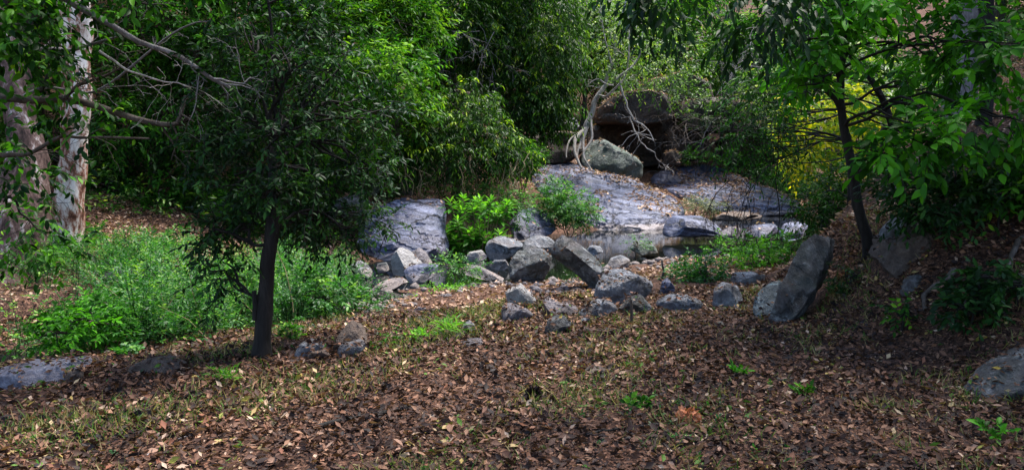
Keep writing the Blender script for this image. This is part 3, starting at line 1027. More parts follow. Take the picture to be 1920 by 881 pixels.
# the bank on the right
def slab_rock(label, front, depth, mat, seed, rough=.014):
    # a flat-faced block: convex hull of a front face and its back, finely divided and roughened
    pts = [P(u, v, d) for u, v, d in front] + [P(u, v, d) * np.array([1, 1, 1]) + np.array(depth) for u, v, d in front]
    bm = bmesh.new()
    for p in pts:
        bm.verts.new(p)
    res = bmesh.ops.convex_hull(bm, input=bm.verts)
    junk = list({e for e in res['geom_interior'] + res['geom_unused'] if isinstance(e, bmesh.types.BMVert)})
    if junk:
        bmesh.ops.delete(bm, geom=junk, context='VERTS')
    for _ in range(5):
        bmesh.ops.subdivide_edges(bm, edges=[e for e in bm.edges if e.calc_length() > .05], cuts=1, use_grid_fill=True)
    bmesh.ops.triangulate(bm, faces=bm.faces)
    bm.normal_update()
    bm.verts.ensure_lookup_table()
    V = np.array([v.co for v in bm.verts])
    N = np.array([v.normal for v in bm.verts])
    F = np.array([[v.index for v in f.verts] for f in bm.faces])
    bm.free()
    V = V + N * (rough * (fbm(V * 5 + seed, 5, .6) * 1.4 + .5 * pnoise(V * np.array([26, 26, 7]) + seed)))[:, None]
    bp_ = np.array([V[:, 0].mean(), V[:, 1].mean(), V[:, 2].min()])
    mb = MB()
    mb.add(V, F)
    o = mb.build('boulder', mat, None, tuple(bp_), smooth=True)
    o.data.set_sharp_from_angle(angle=R(28))
    tag(o, label, 'boulder')
    ROCKS.append(o)


_d = hit(1446, 606)[1]
slab_rock('tall dark slanting rock on the edge of the right bank',
          [(1434, 614, _d - .02), (1450, 572, _d + .02), (1472, 520, _d + .15), (1503, 455, _d + .40), (1527, 440, _d + .50), (1556, 447, _d + .62), (1552, 480, _d + .48), (1528, 540, _d + .16), (1500, 585, _d + .0), (1466, 618, _d - .04)],
          (.22, .42, -.06), 'rock_dark', 95)
rock('blue lichen-covered rock at the foot of the slanting rock', [(1411, 594), (1420, 566), (1436, 540), (1470, 521), (1462, 560), (1446, 596), (1425, 600)], 'rock_lichen', base=(1424, 597), thick=.20, seed=96, slope=.4, rough=.06, planes=[((-.5, -.6, .6), .35)])
rock('lichen-spotted grey rock at the right edge of the clearing', [(1822, 756), (1842, 728), (1890, 688), (1935, 660), (1990, 645), (1990, 740), (1915, 752), (1855, 762)], 'rock_dark', d=5.1, thick=.30, seed=97, sub=5, slope=.6, rough=.07, facets=7, planes=[((-.4, -.5, .75), .3), ((.1, -.95, .1), .45)])
_d = hit(1700, 522)[1]
slab_rock('dark overhanging rock in the bank behind the slim tree',
          [(1655, 497, _d + .1), (1668, 468, _d + .12), (1712, 446, _d + .16), (1780, 434, _d + .2), (1840, 436, _d + .26), (1850, 462, _d + .2), (1800, 492, _d + .1), (1724, 520, _d + .04), (1682, 520, _d + .05)],
          (.1, .55, .06), 'rock_brown', 98, .03)
rock('leaning grey slab behind the slim tree on the bank', [(1652, 470), (1662, 430), (1690, 402), (1712, 420), (1704, 460), (1676, 478)], 'rock_grey', base=(1676, 476), thick=.2, seed=99, rough=.09, box=.5, facets=8, cut=(.35, .7))
rock('stone half buried in the bank below the overhanging rock', [(1690, 552), (1700, 520), (1728, 506), (1740, 532), (1720, 560)], 'rock_dark', base=(1705, 556), thick=.10, seed=93, rough=.09, box=.5, cut=(.35, .7))
rock('weathered stone among roots at the top of the bank', [(1795, 400), (1806, 374), (1848, 362), (1890, 372), (1900, 396), (1840, 408)], 'rock_brown', base=(1846, 406), thick=.3, seed=94)

# small loose stones on the creek shore: gravel
gs = MB()
rs = np.random.default_rng(12)
Sv, Sf = ico(1)
cand = []
while len(cand) < 1500:
    u, v = rs.uniform(640, 1460), rs.uniform(440, 610)
    cand.append((u, v))
for (u, v) in cand:
    x = (u - CX) / FPX
    yy = rs.uniform(9.4, 20)
    xx = x * yy
    s, w = creek_dist(np.array([xx]), np.array([yy]))
    e = s[0] - w[0]
    if not (-0.3 < e < 2.6 or (7.5 < yy < 11.8 and 0.2 < xx < 1.7)):
        continue
    z = gz1(xx, yy)
    sz = rs.uniform(.02, .07) * (1.6 if rs.random() < .12 else 1)
    V = Sv * (1 + rs.normal(0, .16, (len(Sv), 1))) * np.array([1, rs.uniform(.6, 1), rs.uniform(.4, .7)]) * sz
    a = rs.uniform(0, 6.28)
    V = V @ np.array([[math.cos(a), math.sin(a), 0], [-math.sin(a), math.cos(a), 0], [0, 0, 1]])
    gs.add(V + np.array([xx, yy, z + sz * .2]), Sf)
tag(gs.build('gravel', 'rock_violet', smooth=False), 'loose pebbles and small stones along the creek shore', 'gravel', kind='stuff')

# ------------------------------------------------------------------ leaf litter
dg = bpy.context.evaluated_depsgraph_get()


def world_bvh(objs):
    V, F, n = [], [], 0
    for o in objs:
        me = o.data
        a = np.empty(len(me.vertices) * 3)
        me.vertices.foreach_get('co', a)
        a = a.reshape(-1, 3) + np.array(o.location)
        V.append(a)
        F += [[n + k for k in p.vertices] for p in me.polygons]
        n += len(a)
    return BVHTree.FromPolygons(np.concatenate(V).tolist(), F)


BV_R = world_bvh(ROCKS)
BV_G = world_bvh([ground])


def drop(x, y):
    """top surface under (x, y): point, normal, True on rock"""
    a = BV_R.ray_cast(Vector((x, y, 12)), Vector((0, 0, -1)))
    b = BV_G.ray_cast(Vector((x, y, 60)), Vector((0, 0, -1)))
    if a[0] is not None and (b[0] is None or a[0].z > b[0].z):
        return a[0], a[1], True
    return b[0], b[1], False


def scatter(n, xr, yr, r, dens, rock_ok=0.25, rock_nz=0.80, lift=0.01):
    xs, ys = r.uniform(*xr, n), r.uniform(*yr, n)
    keep = r.random(n) < dens(xs, ys)
    Pn, Nn = [], []
    for x, y in zip(xs[keep], ys[keep]):
        p, nn, onr = drop(x, y)
        if p is None or p.z < WATER_Z + 0.02:
            continue
        if onr and (nn.z < rock_nz or r.random() > rock_ok):
            continue
        Pn.append((p.x, p.y, p.z + lift * r.uniform(.2, 1.6)))
        Nn.append((nn.x, nn.y, abs(nn.z)))
    return np.array(Pn), np.array(Nn)


def litter(Pn, Nn, r, L=(.035, .085), tilt=.62, asp=(.35, .6)):
    n = len(Pn)
    a = r.uniform(0, 2 * math.pi, n)
    d = np.stack([np.cos(a), np.sin(a), r.normal(0, .35, n)], 1)
    nn = Nn + r.normal(0, tilt, (n, 3))
    LL = L[0] + (L[1] - L[0]) * r.random(n) ** 1.9
    t = r.random(n) * .9 + .1 + .28 * fbm(Pn * np.array([1.6, 1.6, 0]) + 55, 3) - .06
    return Leaves(Pn, d, nn, LL, LL * r.uniform(*asp, n), t)


def infront(xs, ys, m=1.6):
    return np.abs(xs) < 0.68 * ys + m


rl = np.random.default_rng(21)


def dens_near(xs, ys):
    nz = fbm(np.stack([xs * .9, ys * .9, xs * 0], 1), 3)
    return np.where(infront(xs, ys), np.clip(.9 + .7 * nz, .5, 1), 0)


LP, LN = scatter(300000, (-7.6, 7.6), (3.2, 9.5), rl, dens_near, rock_ok=.3, lift=.016)
lit = litter(LP, LN, rl, (.014, .072), .7)
lit.t = np.clip(lit.t, 0, 1)
BP, BN = scatter(4500, (-7, 7), (3.2, 9.0), rl, lambda a, b: np.where(infront(a, b), np.clip(.35 + 1.4 * fbm(np.stack([a * .8, b * .8, a * 0 + 77], 1), 3), 0, 1), 0), rock_ok=.3, lift=.024)
bigl = litter(BP, BN, rl, (.055, .085), .55)
bigl.t = np.clip(bigl.t * .8, 0, 1)
XP, XN = [], []
for o in ROCKS:
    if o.location.y > 13.5:
        continue
    cs = np.array([v.co for v in o.data.vertices])[:, :2]
    lo_, hi_ = cs.min(0), cs.max(0)
    c_, h_ = (lo_ + hi_) / 2 + np.array(o.location)[:2], (hi_ - lo_) / 2
    nn_ = int(40 + 130 * min(1.2, h_[0]))
    for _ in range(nn_):
        a_ = rl.uniform(0, 6.28)
        f_ = rl.uniform(.75, 1.12)
        p_, q_, on_ = drop(c_[0] + h_[0] * f_ * math.cos(a_), c_[1] + h_[1] * f_ * math.sin(a_))
        if p_ is None or p_.z < WATER_Z + .02 or q_.z < .35:
            continue
        XP.append((p_.x, p_.y, p_.z + rl.uniform(.004, .03)))
        XN.append((q_.x, q_.y, q_.z))
bank = litter(np.array(XP), np.array(XN), rl, (.025, .075), .5)
bank.t = np.clip(bank.t, 0, 1)
lit = Leaves.cat([lit, bigl, bank])
camd = np.linalg.norm(lit.p - np.array([0, 0, CAMZ]), axis=1)
inv = (np.abs(lit.p[:, 0]) < 0.625 * lit.p[:, 1]) & (lit.p[:, 1] > 3.95)
score = np.where(inv, lit.L / camd, 0)
idx = np.argsort(-score)[:300]
m = np.zeros(len(score), bool)
m[idx] = True
lit.sub(m).objects('fallen_leaf', 'litter', ground, .5, 'full', 14)
mb = MB()
big = lit.L > .034
lit.sub(~m & big).into(mb, 'curl')
lit.sub(~m & ~big).into(mb, 'diamond')
tag(mb.build('leaf_litter', 'litter'), 'dense brown leaf litter covering the clearing', 'leaf litter', kind='stuff')


def dens_mid(xs, ys):
    nz = fbm(np.stack([xs * .7, ys * .7, xs * 0 + 4], 1), 3)
    return np.where(infront(xs, ys, 2), np.clip(.75 + .9 * nz, .15, 1), 0)


LP, LN = scatter(60000, (-13, 14), (8.6, 17.5), rl, dens_mid, rock_ok=.05)
mb = MB()
litter(LP, LN, rl, (.04, .10)).into(mb, 'curl')


def dens_far(xs, ys):
    nz = fbm(np.stack([xs * .45, ys * .45, xs * 0 + 9], 1), 3)
    return np.where(infront(xs, ys, 2), np.clip(.15 + 2.2 * nz, .0, 1), 0)


LP, LN = scatter(60000, (-20, 24), (16, 36), rl, dens_far, rock_ok=.75, rock_nz=.72)
litter(LP, LN, rl, (.06, .15)).into(mb, 'curl')


def dens_slab(xs, ys):
    nz = fbm(np.stack([xs * .9 - ys * .35, ys * .55 + xs * .5, xs * 0 + 19], 1), 3)
    return np.clip(.12 + 3.4 * nz, .03, 1) * np.where(ys > 21.8, 1, .15)


LP, LN = scatter(30000, (0, 10), (20.5, 31), rl, dens_slab, rock_ok=.9, rock_nz=.6)
litter(LP, LN, rl, (.06, .15), .3).into(mb, 'curl')
LP, LN = scatter(16000, (3, 12), (28.5, 36), rl, lambda a, b: np.clip(.6 + fbm(np.stack([a * .6, b * .6, a * 0 + 5], 1), 2), 0, 1), rock_ok=.95, rock_nz=.45)
litter(LP, LN, rl, (.07, .18)).into(mb, 'curl')
LP, LN = scatter(14000, (-8.5, -3.2), (12.2, 16.5), rl, lambda a, b: np.full(a.shape, .8), rock_ok=.1)  # pale leaves stand in for the sandy bank and the light on it
litter(LP, LN, rl, (.04, .10)).into(mb, 'curl')
tag(mb.build('leaf_litter', 'litter_pale'), 'pale pinkish dry leaves around the boulders and far slabs', 'leaf litter', kind='stuff')

# ------------------------------------------------------------------ grass
rg = np.random.default_rng(31)


def grass_patch(n, xr, yr, dens, h, r, mat_t):
    Pg, Ng = scatter(n, xr, yr, r, dens, rock_ok=0, lift=0)
    k = len(Pg)
    d = np.stack([r.normal(0, .55, k), r.normal(0, .55, k), r.uniform(.5, 1, k)], 1)
    nn = r.normal(size=(k, 3))
    L = r.uniform(*h, k)
    return Leaves(Pg, d, nn, L, np.full(k, .006) * r.uniform(.7, 1.4, k), np.clip(mat_t(k), 0, 1))


def dens_grass(xs, ys):
    nz = fbm(np.stack([xs * .8 + 40, ys * .8, xs * 0], 1), 3)
    fine = pnoise(np.stack([xs * 4, ys * 4, xs * 0 + 3], 1))
    return np.where(infront(xs, ys, 1), np.clip(.08 + 1.3 * nz + .6 * fine, 0, 1), 0)


mb = MB()
grass_patch(150000, (-7, 7), (2.8, 9), dens_grass, (.03, .115), rg, lambda k: rg.normal(.48, .3, k)).into(mb, 'blade')
tag(mb.build('grass', 'grass'), 'sparse dry and green grass poking through the leaf litter', 'grass', kind='stuff')

mb = MB()
SP, SN = scatter(1500, (-5.5, 5.5), (3.6, 9.5), rg, lambda a, b: np.where(infront(a, b, .3), np.clip(2.6 * fbm(np.stack([a * .55 + 11, b * .55, a * 0], 1), 3) - .35, 0, 1), 0), rock_ok=0, lift=0)
k = len(SP)
sprays(SP, np.c_[rg.normal(0, .6, (k, 2)), rg.uniform(.4, 1, k)], rg.uniform(.03, .07, k), 5, .03, .014, rg, .2, .9, .0, rg.uniform(0, .8, k)).into(mb)
tag(mb.build('ground_cover', 'leaf_herb'), 'tiny green weeds in loose patches among the leaf litter', 'weeds', kind='stuff')
# twigs strewn through the litter
mb = MB()
TP, TN = scatter(2600, (-6.5, 6.5), (3.2, 12), rg, lambda a, b: np.where(infront(a, b, 1), 1.0, 0), rock_ok=.1, lift=.012)
for p in TP:
    a = rg.uniform(0, 6.28)
    L = rg.uniform(.04, .16) if rg.random() < .9 else rg.uniform(.2, .45)
    d_ = np.array([math.cos(a), math.sin(a), rg.normal(0, .12)]) * L
    bend = rg.normal(0, .12, 3) * L
    q0 = rg.uniform(.0015, .004)
    tube(mb, [p - d_ / 2, p + bend * np.array([1, 1, .3]), p + d_ / 2], [q0, q0, q0 * .5], 3, rg.random() * .9)
tag(mb.build('twig_debris', 'litter'), 'small broken twigs strewn through the leaf litter', 'twigs', kind='stuff')

# low green carpet by the water
mb = MB()
h0 = hit(780, 540)


def dens_carpet(xs, ys):
    a = ((xs - h0[0]) / 0.95) ** 2 + ((ys - h0[1] - .3) / 1.3) ** 2
    b = fbm(np.stack([xs * 2, ys * 2, xs * 0], 1), 2)
    return np.clip(1.3 - a + b * .8, 0, 1)


Pg, Ng = scatter(16000, (h0[0] - 2, h0[0] + 2), (h0[1] - 2, h0[1] + 2.5), rg, dens_carpet, rock_ok=0)
k = len(Pg)
Pg[:, 2] += rg.uniform(0, .09, k)
Leaves(Pg, np.c_[rg.normal(0, 1, (k, 2)), rg.uniform(-.1, .8, k)], np.c_[rg.normal(0, .4, (k, 2)), np.ones(k)], rg.uniform(.025, .05, k), rg.uniform(.015, .03, k), rg.uniform(.2, 1, k)).into(mb)
tag(mb.build('ground_cover', 'leaf_fresh'), 'low bright green ground cover beside the flat pinkish stone', 'ground cover', kind='stuff')


# ------------------------------------------------------------------ trees
def make_tree(name, label, base, path, r0, r1, lobes, leafL, leafW, nleaf, sprayL, leafmat, barkmat, seed, cat='tree', group=None, droop=.3, spread=.9,
              hang=.25, gap=0.0, freq=1.2, tip=0.0, tint=(.15, .75), tpl='diamond', twig=False, nobj=0, nlimb=5, flare=1.5, leafname='crown', sides=9, toptint=0.0,
              nsub=4, leafobj_ratio=.4, outward=.8, updir=0.0, shell=.45, jit=.35, nroot=0):
    r = np.random.default_rng(seed)
    root = thing(name, label, cat, base, group)
    tm = MB()
    Q = smooth_path(path, 22, r, .02)
    rad = np.linspace(r0, r1, 22) * (1 + .06 * r.normal(size=22))
    rad[0] *= flare
    rad[1] *= 1 + (flare - 1) * .4
    tube(tm, Q, rad, sides)
    for a_ in (r.uniform(0, 1) + np.arange(nroot) * 6.283 / max(nroot, 1)):
        dv = np.array([math.cos(a_), math.sin(a_), 0])
        ee = Q[0] + dv * r0 * r.uniform(3.0, 5.0)
        ee[2] = gz1(ee[0], ee[1]) - .02
        limb(tm, [Q[2] + dv * r0 * .3, Q[1] + dv * r0 * 1.0 - np.array([0, 0, .02]), ee], r0 * .5, r0 * .15, r, 8, .02, 6)
    trunk = tm.build('trunk', barkmat, root, smooth=True)
    lm = MB()
    for c, rd, cnt in lobes:
        c = np.asarray(c, float)
        zz = Q[:, 2]
        ok = np.where(zz < c[2] + .1)[0]
        k = ok[-1] if len(ok) else 3
        k = max(3, min(21, k - r.integers(0, 3)))
        mid = (Q[k] + c) / 2 + np.array([0, 0, .12 * np.linalg.norm(c - Q[k])])
        L = limb(lm, [Q[k], mid, c], r1 * .5 + .004, .007, r, 12, .16, 5)
        for _ in range(nsub):
            e = c + nrm(r.normal(size=3)) * np.asarray(rd) * .8
            s = L[r.integers(3, 9)]
            limb(lm, [s, (s + e) / 2 + r.normal(0, .05, 3), e], .010 + .1 * r1, .004, r, 6, .05, 4)
    lm.build('limbs', barkmat, trunk, smooth=True)
    A, D = lobe_points(lobes, r, gap, freq, shell)
    D = nrm(D * outward + r.normal(0, .5, A.shape) + np.array([0, 0, updir]))
    tw = [] if twig else None
    tn = r.uniform(*tint, len(A))
    if toptint:
        tn = tn + toptint * r.random(len(A)) * (D[:, 2] > .2)
    lv = sprays(A, D, sprayL * r.uniform(.6, 1.3, len(A)), nleaf, leafL, leafW, r, droop, spread, hang, tn, .12, tip, tw, .004, jit)
    if tw:
        wm_ = MB()
        for pts, rr in tw:
            tube(wm_, pts, rr, 3)
        o = wm_.build('twigs', barkmat, root)
        o['kind'] = 'stuff'
    if nobj:
        sc = lv.L / np.linalg.norm(lv.p - np.array([0, 0, CAMZ]), axis=1)
        # leaves inside the picture and on the camera side of the crown
        uu = lv.p[:, 0] / lv.p[:, 1]
        vv = (lv.p[:, 2] - CAMZ) / lv.p[:, 1]
        sc = np.where((np.abs(uu) < .63) & (vv < .17), sc, 0)
        ids = np.argsort(-sc)[:nobj]
        mk = np.zeros(len(sc), bool)
        mk[ids] = True
        lv.sub(mk).objects('leaf', leafmat, root, leafobj_ratio)
        lv = lv.sub(~mk)
    cm = MB()
    lv.into(cm, tpl)
    o = cm.build(leafname, leafmat, root)
    if nobj:
        o['kind'] = 'stuff'
    return root


def lob(u, v, d, ru, rd, rv, n):
    """lobe given at a photo pixel; radii in pixels (across, up) and metres in depth"""
    c = P(u, v, d)
    return (c, (ru / FPX * d, rd, rv / FPX * d), n)


# --- left foreground tree
b = hit(490, 668)
D0 = b[1]
make_tree('tree', 'small dark-trunked tree standing at the left edge of the clearing', b,
          [b - np.array([0, 0, .1]), P(494, 600, D0), P(502, 500, D0), P(511, 420, D0), P(514, 350, D0 + .05), P(510, 290, D0 + .1), P(518, 230, D0 + .25)],
          .075, .024,
          [lob(515, 350, D0 - .12, 46, .15, 40, 34), lob(505, 250, D0 - .15, 46, .2, 50, 30), lob(540, 120, D0 - .1, 50, .2, 50, 30), lob(420, 430, D0 + .0, 46, .3, 36, 46), lob(470, 405, D0 + .3, 50, .4, 34, 46), lob(412, 520, D0 + .1, 28, .2, 40, 22),
           lob(560, 400, D0 + .5, 50, .35, 34, 50), lob(630, 420, D0 + .7, 55, .3, 36, 50), lob(690, 405, D0 + .9, 46, .3, 34, 36), lob(600, 330, D0 + .5, 60, .4, 38, 56), lob(690, 310, D0 + .7, 55, .35, 38, 46), lob(440, 330, D0 + .2, 55, .4, 40, 50),
           lob(390, 270, D0 + .2, 45, .3, 34, 36), lob(480, 230, D0 + .4, 60, .5, 42, 56), lob(600, 230, D0 + .7, 70, .5, 44, 62), lob(700, 210, D0 + .8, 55, .4, 38, 42), lob(420, 150, D0 + .3, 60, .4, 40, 46), lob(540, 150, D0 + .6, 60, .5, 44, 52), lob(640, 120, D0 + .8, 60, .5, 40, 42),
           lob(470, 60, D0 + .5, 65, .5, 44, 52), lob(590, 40, D0 + .7, 65, .5, 40, 42), lob(500, -150, D0 + .5, 300, 1.3, 130, 260)],
          .064, .023, 12, .24, 'leaf_dark', 'bark_dark', 51, droop=.3, hang=.3, tpl='full', twig=True, nobj=300, leafobj_ratio=.33, tint=(.0, 1.0), flare=1.5, jit=.5, nroot=5)
st = MB()
p0 = P(478, 600, D0 - .04)
limb(st, [p0, P(478, 570, D0 - .04), P(476, 545, D0 - .04)], .022, .018, rng, 6, .01, 7)
_t = [o for o in bpy.data.objects if o.name == 'tree'][0]
st.build('broken_stub', 'bark_dark', [c for c in _t.children if c.name.startswith('trunk')][0], smooth=True)

# --- right foreground tree (slim, S-curved)
b = P(1632, 486, 8.0)
b[2] = gz1(b[0], b[1])
rt = make_tree('tree', 'slim S-curved dark tree with broad glossy leaves on the right bank', b,
               [b - np.array([0, 0, .12]), P(1627, 450, 8), P(1612, 400, 8), P(1600, 340, 8), P(1590, 270, 8), P(1578, 215, 8), P(1575, 160, 8), P(1582, 90, 7.9), P(1600, -60, 7.8)],
               .062, .028,
               [lob(1540, 60, 6.8, 55, .5, 66, 50), lob(1600, 0, 7.2, 110, .8, 50, 70), lob(1720, 80, 7.8, 110, .9, 90, 90), lob(1720, 262, 6.4, 76, .3, 34, 42), lob(1790, 245, 6.4, 36, .25, 45, 20), lob(1665, 285, 6.4, 30, .2, 20, 12),
                lob(1850, 80, 7.0, 90, .8, 100, 80), lob(1895, 220, 6.4, 44, .4, 50, 20), lob(1505, 110, 7.4, 50, .5, 60, 34), lob(1525, 160, 6.8, 24, .3, 30, 10), lob(1740, 165, 8.4, 70, .5, 44, 40), lob(1700, -130, 7.5, 320, 1.6, 110, 260)],
               .115, .05, 8, .24, 'leaf_bright', 'bark_dark', 52, droop=.25, hang=.3, tpl='full', twig=True, nobj=300, leafobj_ratio=.43, tint=(.15, 1.0), nroot=4, flare=1.3, spread=.8)
fk = MB()
limb(fk, [P(1580, 205, 8), P(1566, 182, 7.95), P(1552, 168, 7.9), P(1540, 120, 7.8)], .04, .02, rng, 9, .02, 7)
fk.build('fork', 'bark_dark', [c for c in rt.children if c.name.startswith('trunk')][0], smooth=True)
# drooping leafy side branch of fine leaves hanging left of it
make_tree('tree', 'drooping fine-leaved tree hanging over the stream before the dark blue slab', (lambda q: np.array([q[0], q[1], gz1(q[0], q[1])]))(P(1700, 440, 11.5)),
          [P(1700, 430, 11.5), P(1690, 330, 11.3), P(1660, 200, 11), P(1600, 110, 10.8), P(1540, 70, 10.6), P(1470, 90, 10.5)], .06, .02,
          [lob(1470, 120, 10.5, 90, .8, 70, 90), lob(1430, 190, 10.3, 70, .7, 60, 75), lob(1420, 255, 10.3, 75, .6, 45, 62), lob(1440, 225, 10.6, 30, .4, 40, 24), lob(1375, 265, 10.2, 50, .4, 30, 30), lob(1450, 300, 10.3, 50, .4, 30, 26), lob(1540, 50, 10.8, 60, .8, 40, 50)],
          .07, .022, 10, .3, 'leaf_mid', 'bark_dark', 53, droop=.55, hang=.45, twig=True, tint=(.1, .6), nsub=4, tpl='full')

# --- midground trees and bushes (far bank)
def gbase(u, v, d):
    q = P(u, v, d)
    return np.array([q[0], q[1], gz1(q[0], q[1])])


b = gbase(860, 330, 19.5)
make_tree('bush', 'weeping bush with yellow-green tips overhanging the layered slab', b,
          [b, P(855, 290, 19.2), P(850, 240, 18.8), P(870, 190, 18.5)], .14, .06,
          [lob(870, 215, 18.2, 65, 1.0, 60, 700), lob(800, 250, 18.0, 80, 1.0, 55, 650), lob(900, 260, 17.8, 60, .9, 50, 520), lob(850, 290, 17.6, 110, .9, 35, 520), lob(960, 285, 17.6, 50, .6, 28, 220), lob(740, 285, 17.6, 50, .7, 35, 260), lob(885, 170, 18.4, 40, .6, 25, 220)],
          .115, .034, 10, .38, 'leaf_weep', 'bark_brown', 54, cat='bush', droop=.7, hang=.7, tint=(.05, .5), tip=.55, toptint=.45, gap=.2)

b = gbase(760, 330, 22)
make_tree('tree', 'leafy tree with bright green boughs behind the weeping bush', b,
          [b, P(750, 260, 21.5), P(720, 150, 20.5), P(700, 40, 20), P(690, -80, 20)], .16, .07,
          [lob(735, 130, 16.0, 75, .9, 70, 420), lob(660, 170, 16.5, 80, 1.0, 90, 480), lob(770, 190, 16.8, 40, .6, 40, 160), lob(620, 60, 17.5, 110, 1.2, 80, 560), lob(760, 40, 18, 90, 1.2, 70, 480), lob(690, 260, 17, 80, .8, 50, 330), lob(560, 250, 17.5, 80, 1.0, 90, 380), lob(690, -60, 18, 200, 1.5, 60, 500)],
          .15, .042, 9, .40, 'leaf_mid', 'bark_brown', 55, droop=.3, hang=.3, tint=(.15, 1.1), gap=.2)  # high end of the tint puts lit leaf highlights into the colour

b = gbase(960, 290, 26)
make_tree('tree', 'dense hanging-leaved tree left of the pale-rooted tree', b,
          [b, P(975, 200, 25), P(990, 100, 24), P(1000, -40, 24)], .2, .08,
          [lob(980, 190, 22, 65, 1.2, 60, 620), lob(1035, 190, 22.5, 42, 1.0, 50, 380), lob(1020, 100, 22.5, 75, 1.3, 80, 680), lob(940, 80, 22, 70, 1.2, 90, 620), lob(1065, 90, 23.5, 36, .8, 60, 200), lob(1000, 0, 22.5, 120, 1.5, 50, 560), lob(860, 60, 21, 70, 1.0, 80, 480)],
          .16, .045, 10, .5, 'leaf_weep', 'bark_brown', 56, droop=.75, hang=.8, tint=(.1, .62), tip=.25, toptint=.25, gap=.1)

b = gbase(300, 400, 19)
make_tree('tree', 'dark spreading tree on the shaded left hillside', b,
          [b, P(300, 330, 18.5), P(310, 200, 18), P(330, 60, 18)], .18, .07,
          [lob(260, 230, 17, 110, 1.4, 70, 420), lob(380, 200, 17, 110, 1.4, 90, 480), lob(330, 90, 17, 150, 1.5, 80, 620), lob(240, 50, 17.5, 120, 1.5, 80, 460), lob(430, 60, 17.5, 110, 1.4, 90, 460), lob(400, 320, 17, 90, 1.0, 50, 300), lob(560, 350, 17.5, 80, .9, 40, 260)],
          .15, .05, 9, .45, 'leaf_mid', 'bark_brown', 57, droop=.35, hang=.4, tint=(.0, .75), gap=.2)

b = gbase(-40, 430, 17)
make_tree('tree', 'leafy tree behind the peeling trunks at the left edge', b,
          [b, P(-30, 300, 17), P(-10, 150, 17), P(10, -40, 17)], .16, .07,
          [lob(40, 330, 16.5, 80, 1.2, 70, 340), lob(20, 200, 16.5, 90, 1.2, 90, 420), lob(60, 80, 16.5, 110, 1.3, 90, 460), lob(190, 330, 16.5, 80, 1.1, 60, 300), lob(200, 180, 16.8, 60, 1, 80, 260)],
          .14, .05, 9, .45, 'leaf_mid', 'bark_brown', 58, droop=.35, hang=.4, tint=(.1, .95), gap=.2)

# --- peeling pale trunks at left
def trunk_tree(label, pts, radii, mat, crown_lobes, leafmat, seed, name='tree'):
    r = np.random.default_rng(seed)
    b = np.array(pts[0], float)
    b[2] = gz1(b[0], b[1])
    root = thing(name, label, 'tree', b)
    mb = MB()
    n = 40
    Q = smooth_path(pts, n, r, .04)
    rad = np.interp(np.linspace(0, 1, n), np.linspace(0, 1, len(radii)), radii)
    sides = 22
    tan = nrm(np.gradient(Q, axis=0))
    s = nrm(np.cross(tan, np.array([0.05, 1, 0.1])))
    bb = np.cross(tan, s)
    a = np.arange(sides) * 2 * math.pi / sides
    V = Q[:, None] + (s[:, None] * np.cos(a)[None, :, None] + bb[:, None] * np.sin(a)[None, :, None]) * rad[:, None, None]
    V = V.reshape(-1, 3)
    out = nrm(V - np.repeat(Q, sides, 0))
    V = V + out * (np.repeat(rad, sides) * .26 * fbm(V * np.array([2.6, 2.6, 1.0]) + seed, 4))[:, None]
    i, j = np.meshgrid(np.arange(n - 1), np.arange(sides), indexing='ij')
    j2 = (j + 1) % sides
    mb.add(V, np.stack([i * sides + j, i * sides + j2, (i + 1) * sides + j2, (i + 1) * sides + j], -1).reshape(-1, 4))
    trunk = mb.build('trunk', mat, root, smooth=True)
    lm, lv = MB(), []
    for c, rd, cnt in crown_lobes:
        k = n - 1 - r.integers(0, 8)
        L = limb(lm, [Q[k], (Q[k] + np.asarray(c)) / 2 + np.array([0, 0, .3]), c], radii[-1] * .5, .03, r, 10, .15, 7)
        for _ in range(5):
            e = np.asarray(c) + nrm(r.normal(size=3)) * np.asarray(rd) * .8
            limb(lm, [L[r.integers(4, 10)], e], .03, .008, r, 6, .1, 4)
    if crown_lobes:
        lm.build('limbs', mat, trunk, smooth=True)
        A, D = lobe_points(crown_lobes, r)
        D = nrm(D + r.normal(0, .5, A.shape))
        cm = MB()
        sprays(A, D, .5, 9, .15, .055, r, .3, .9, .3).into(cm)
        cm.build('crown', leafmat, root)
    return root


trunk_tree('tall pale tree with white and red peeling bark behind the scrub',
           [P(104, 530, 13), P(122, 440, 13), P(134, 340, 13), P(142, 220, 13), P(145, 100, 13), P(143, 0, 13), P(140, -160, 13), P(150, -420, 13.2)],
           [.34, .24, .21, .20, .22, .25, .23, .2], 'bark_peel',
           [(P(60, -520, 13.5), (2.2, 2.2, 1.3), 420), (P(330, -480, 14), (2.2, 2.2, 1.2), 420)], 'leaf_mid', 61)
trunk_tree('thick leaning tree with brown flaking bark at the left edge',
           [P(18, 560, 11.5), P(28, 480, 11.6), P(42, 400, 11.8), P(50, 320, 12), P(46, 240, 12.2), P(20, 120, 12.4), P(-40, -40, 12.6), P(-90, -260, 13)],
           [.55, .44, .38, .30, .22, .20, .18, .14], 'bark_flake',
           [(P(-260, -330, 13), (2.2, 2.2, 1.3), 350)], 'leaf_mid', 62)
trunk_tree('broad grey trunk rising behind the right bank',
           [P(1835, 380, 13), P(1815, 320, 13), P(1800, 240, 13), P(1806, 140, 13), P(1812, 40, 13), P(1815, -120, 13), P(1820, -330, 13)],
           [.40, .30, .27, .25, .24, .22, .2], 'bark_grey', [(P(1700, -420, 13), (2.3, 2.3, 1.3), 420), (P(1950, -420, 13), (2.3, 2.3, 1.3), 420)], 'leaf_mid', 63)
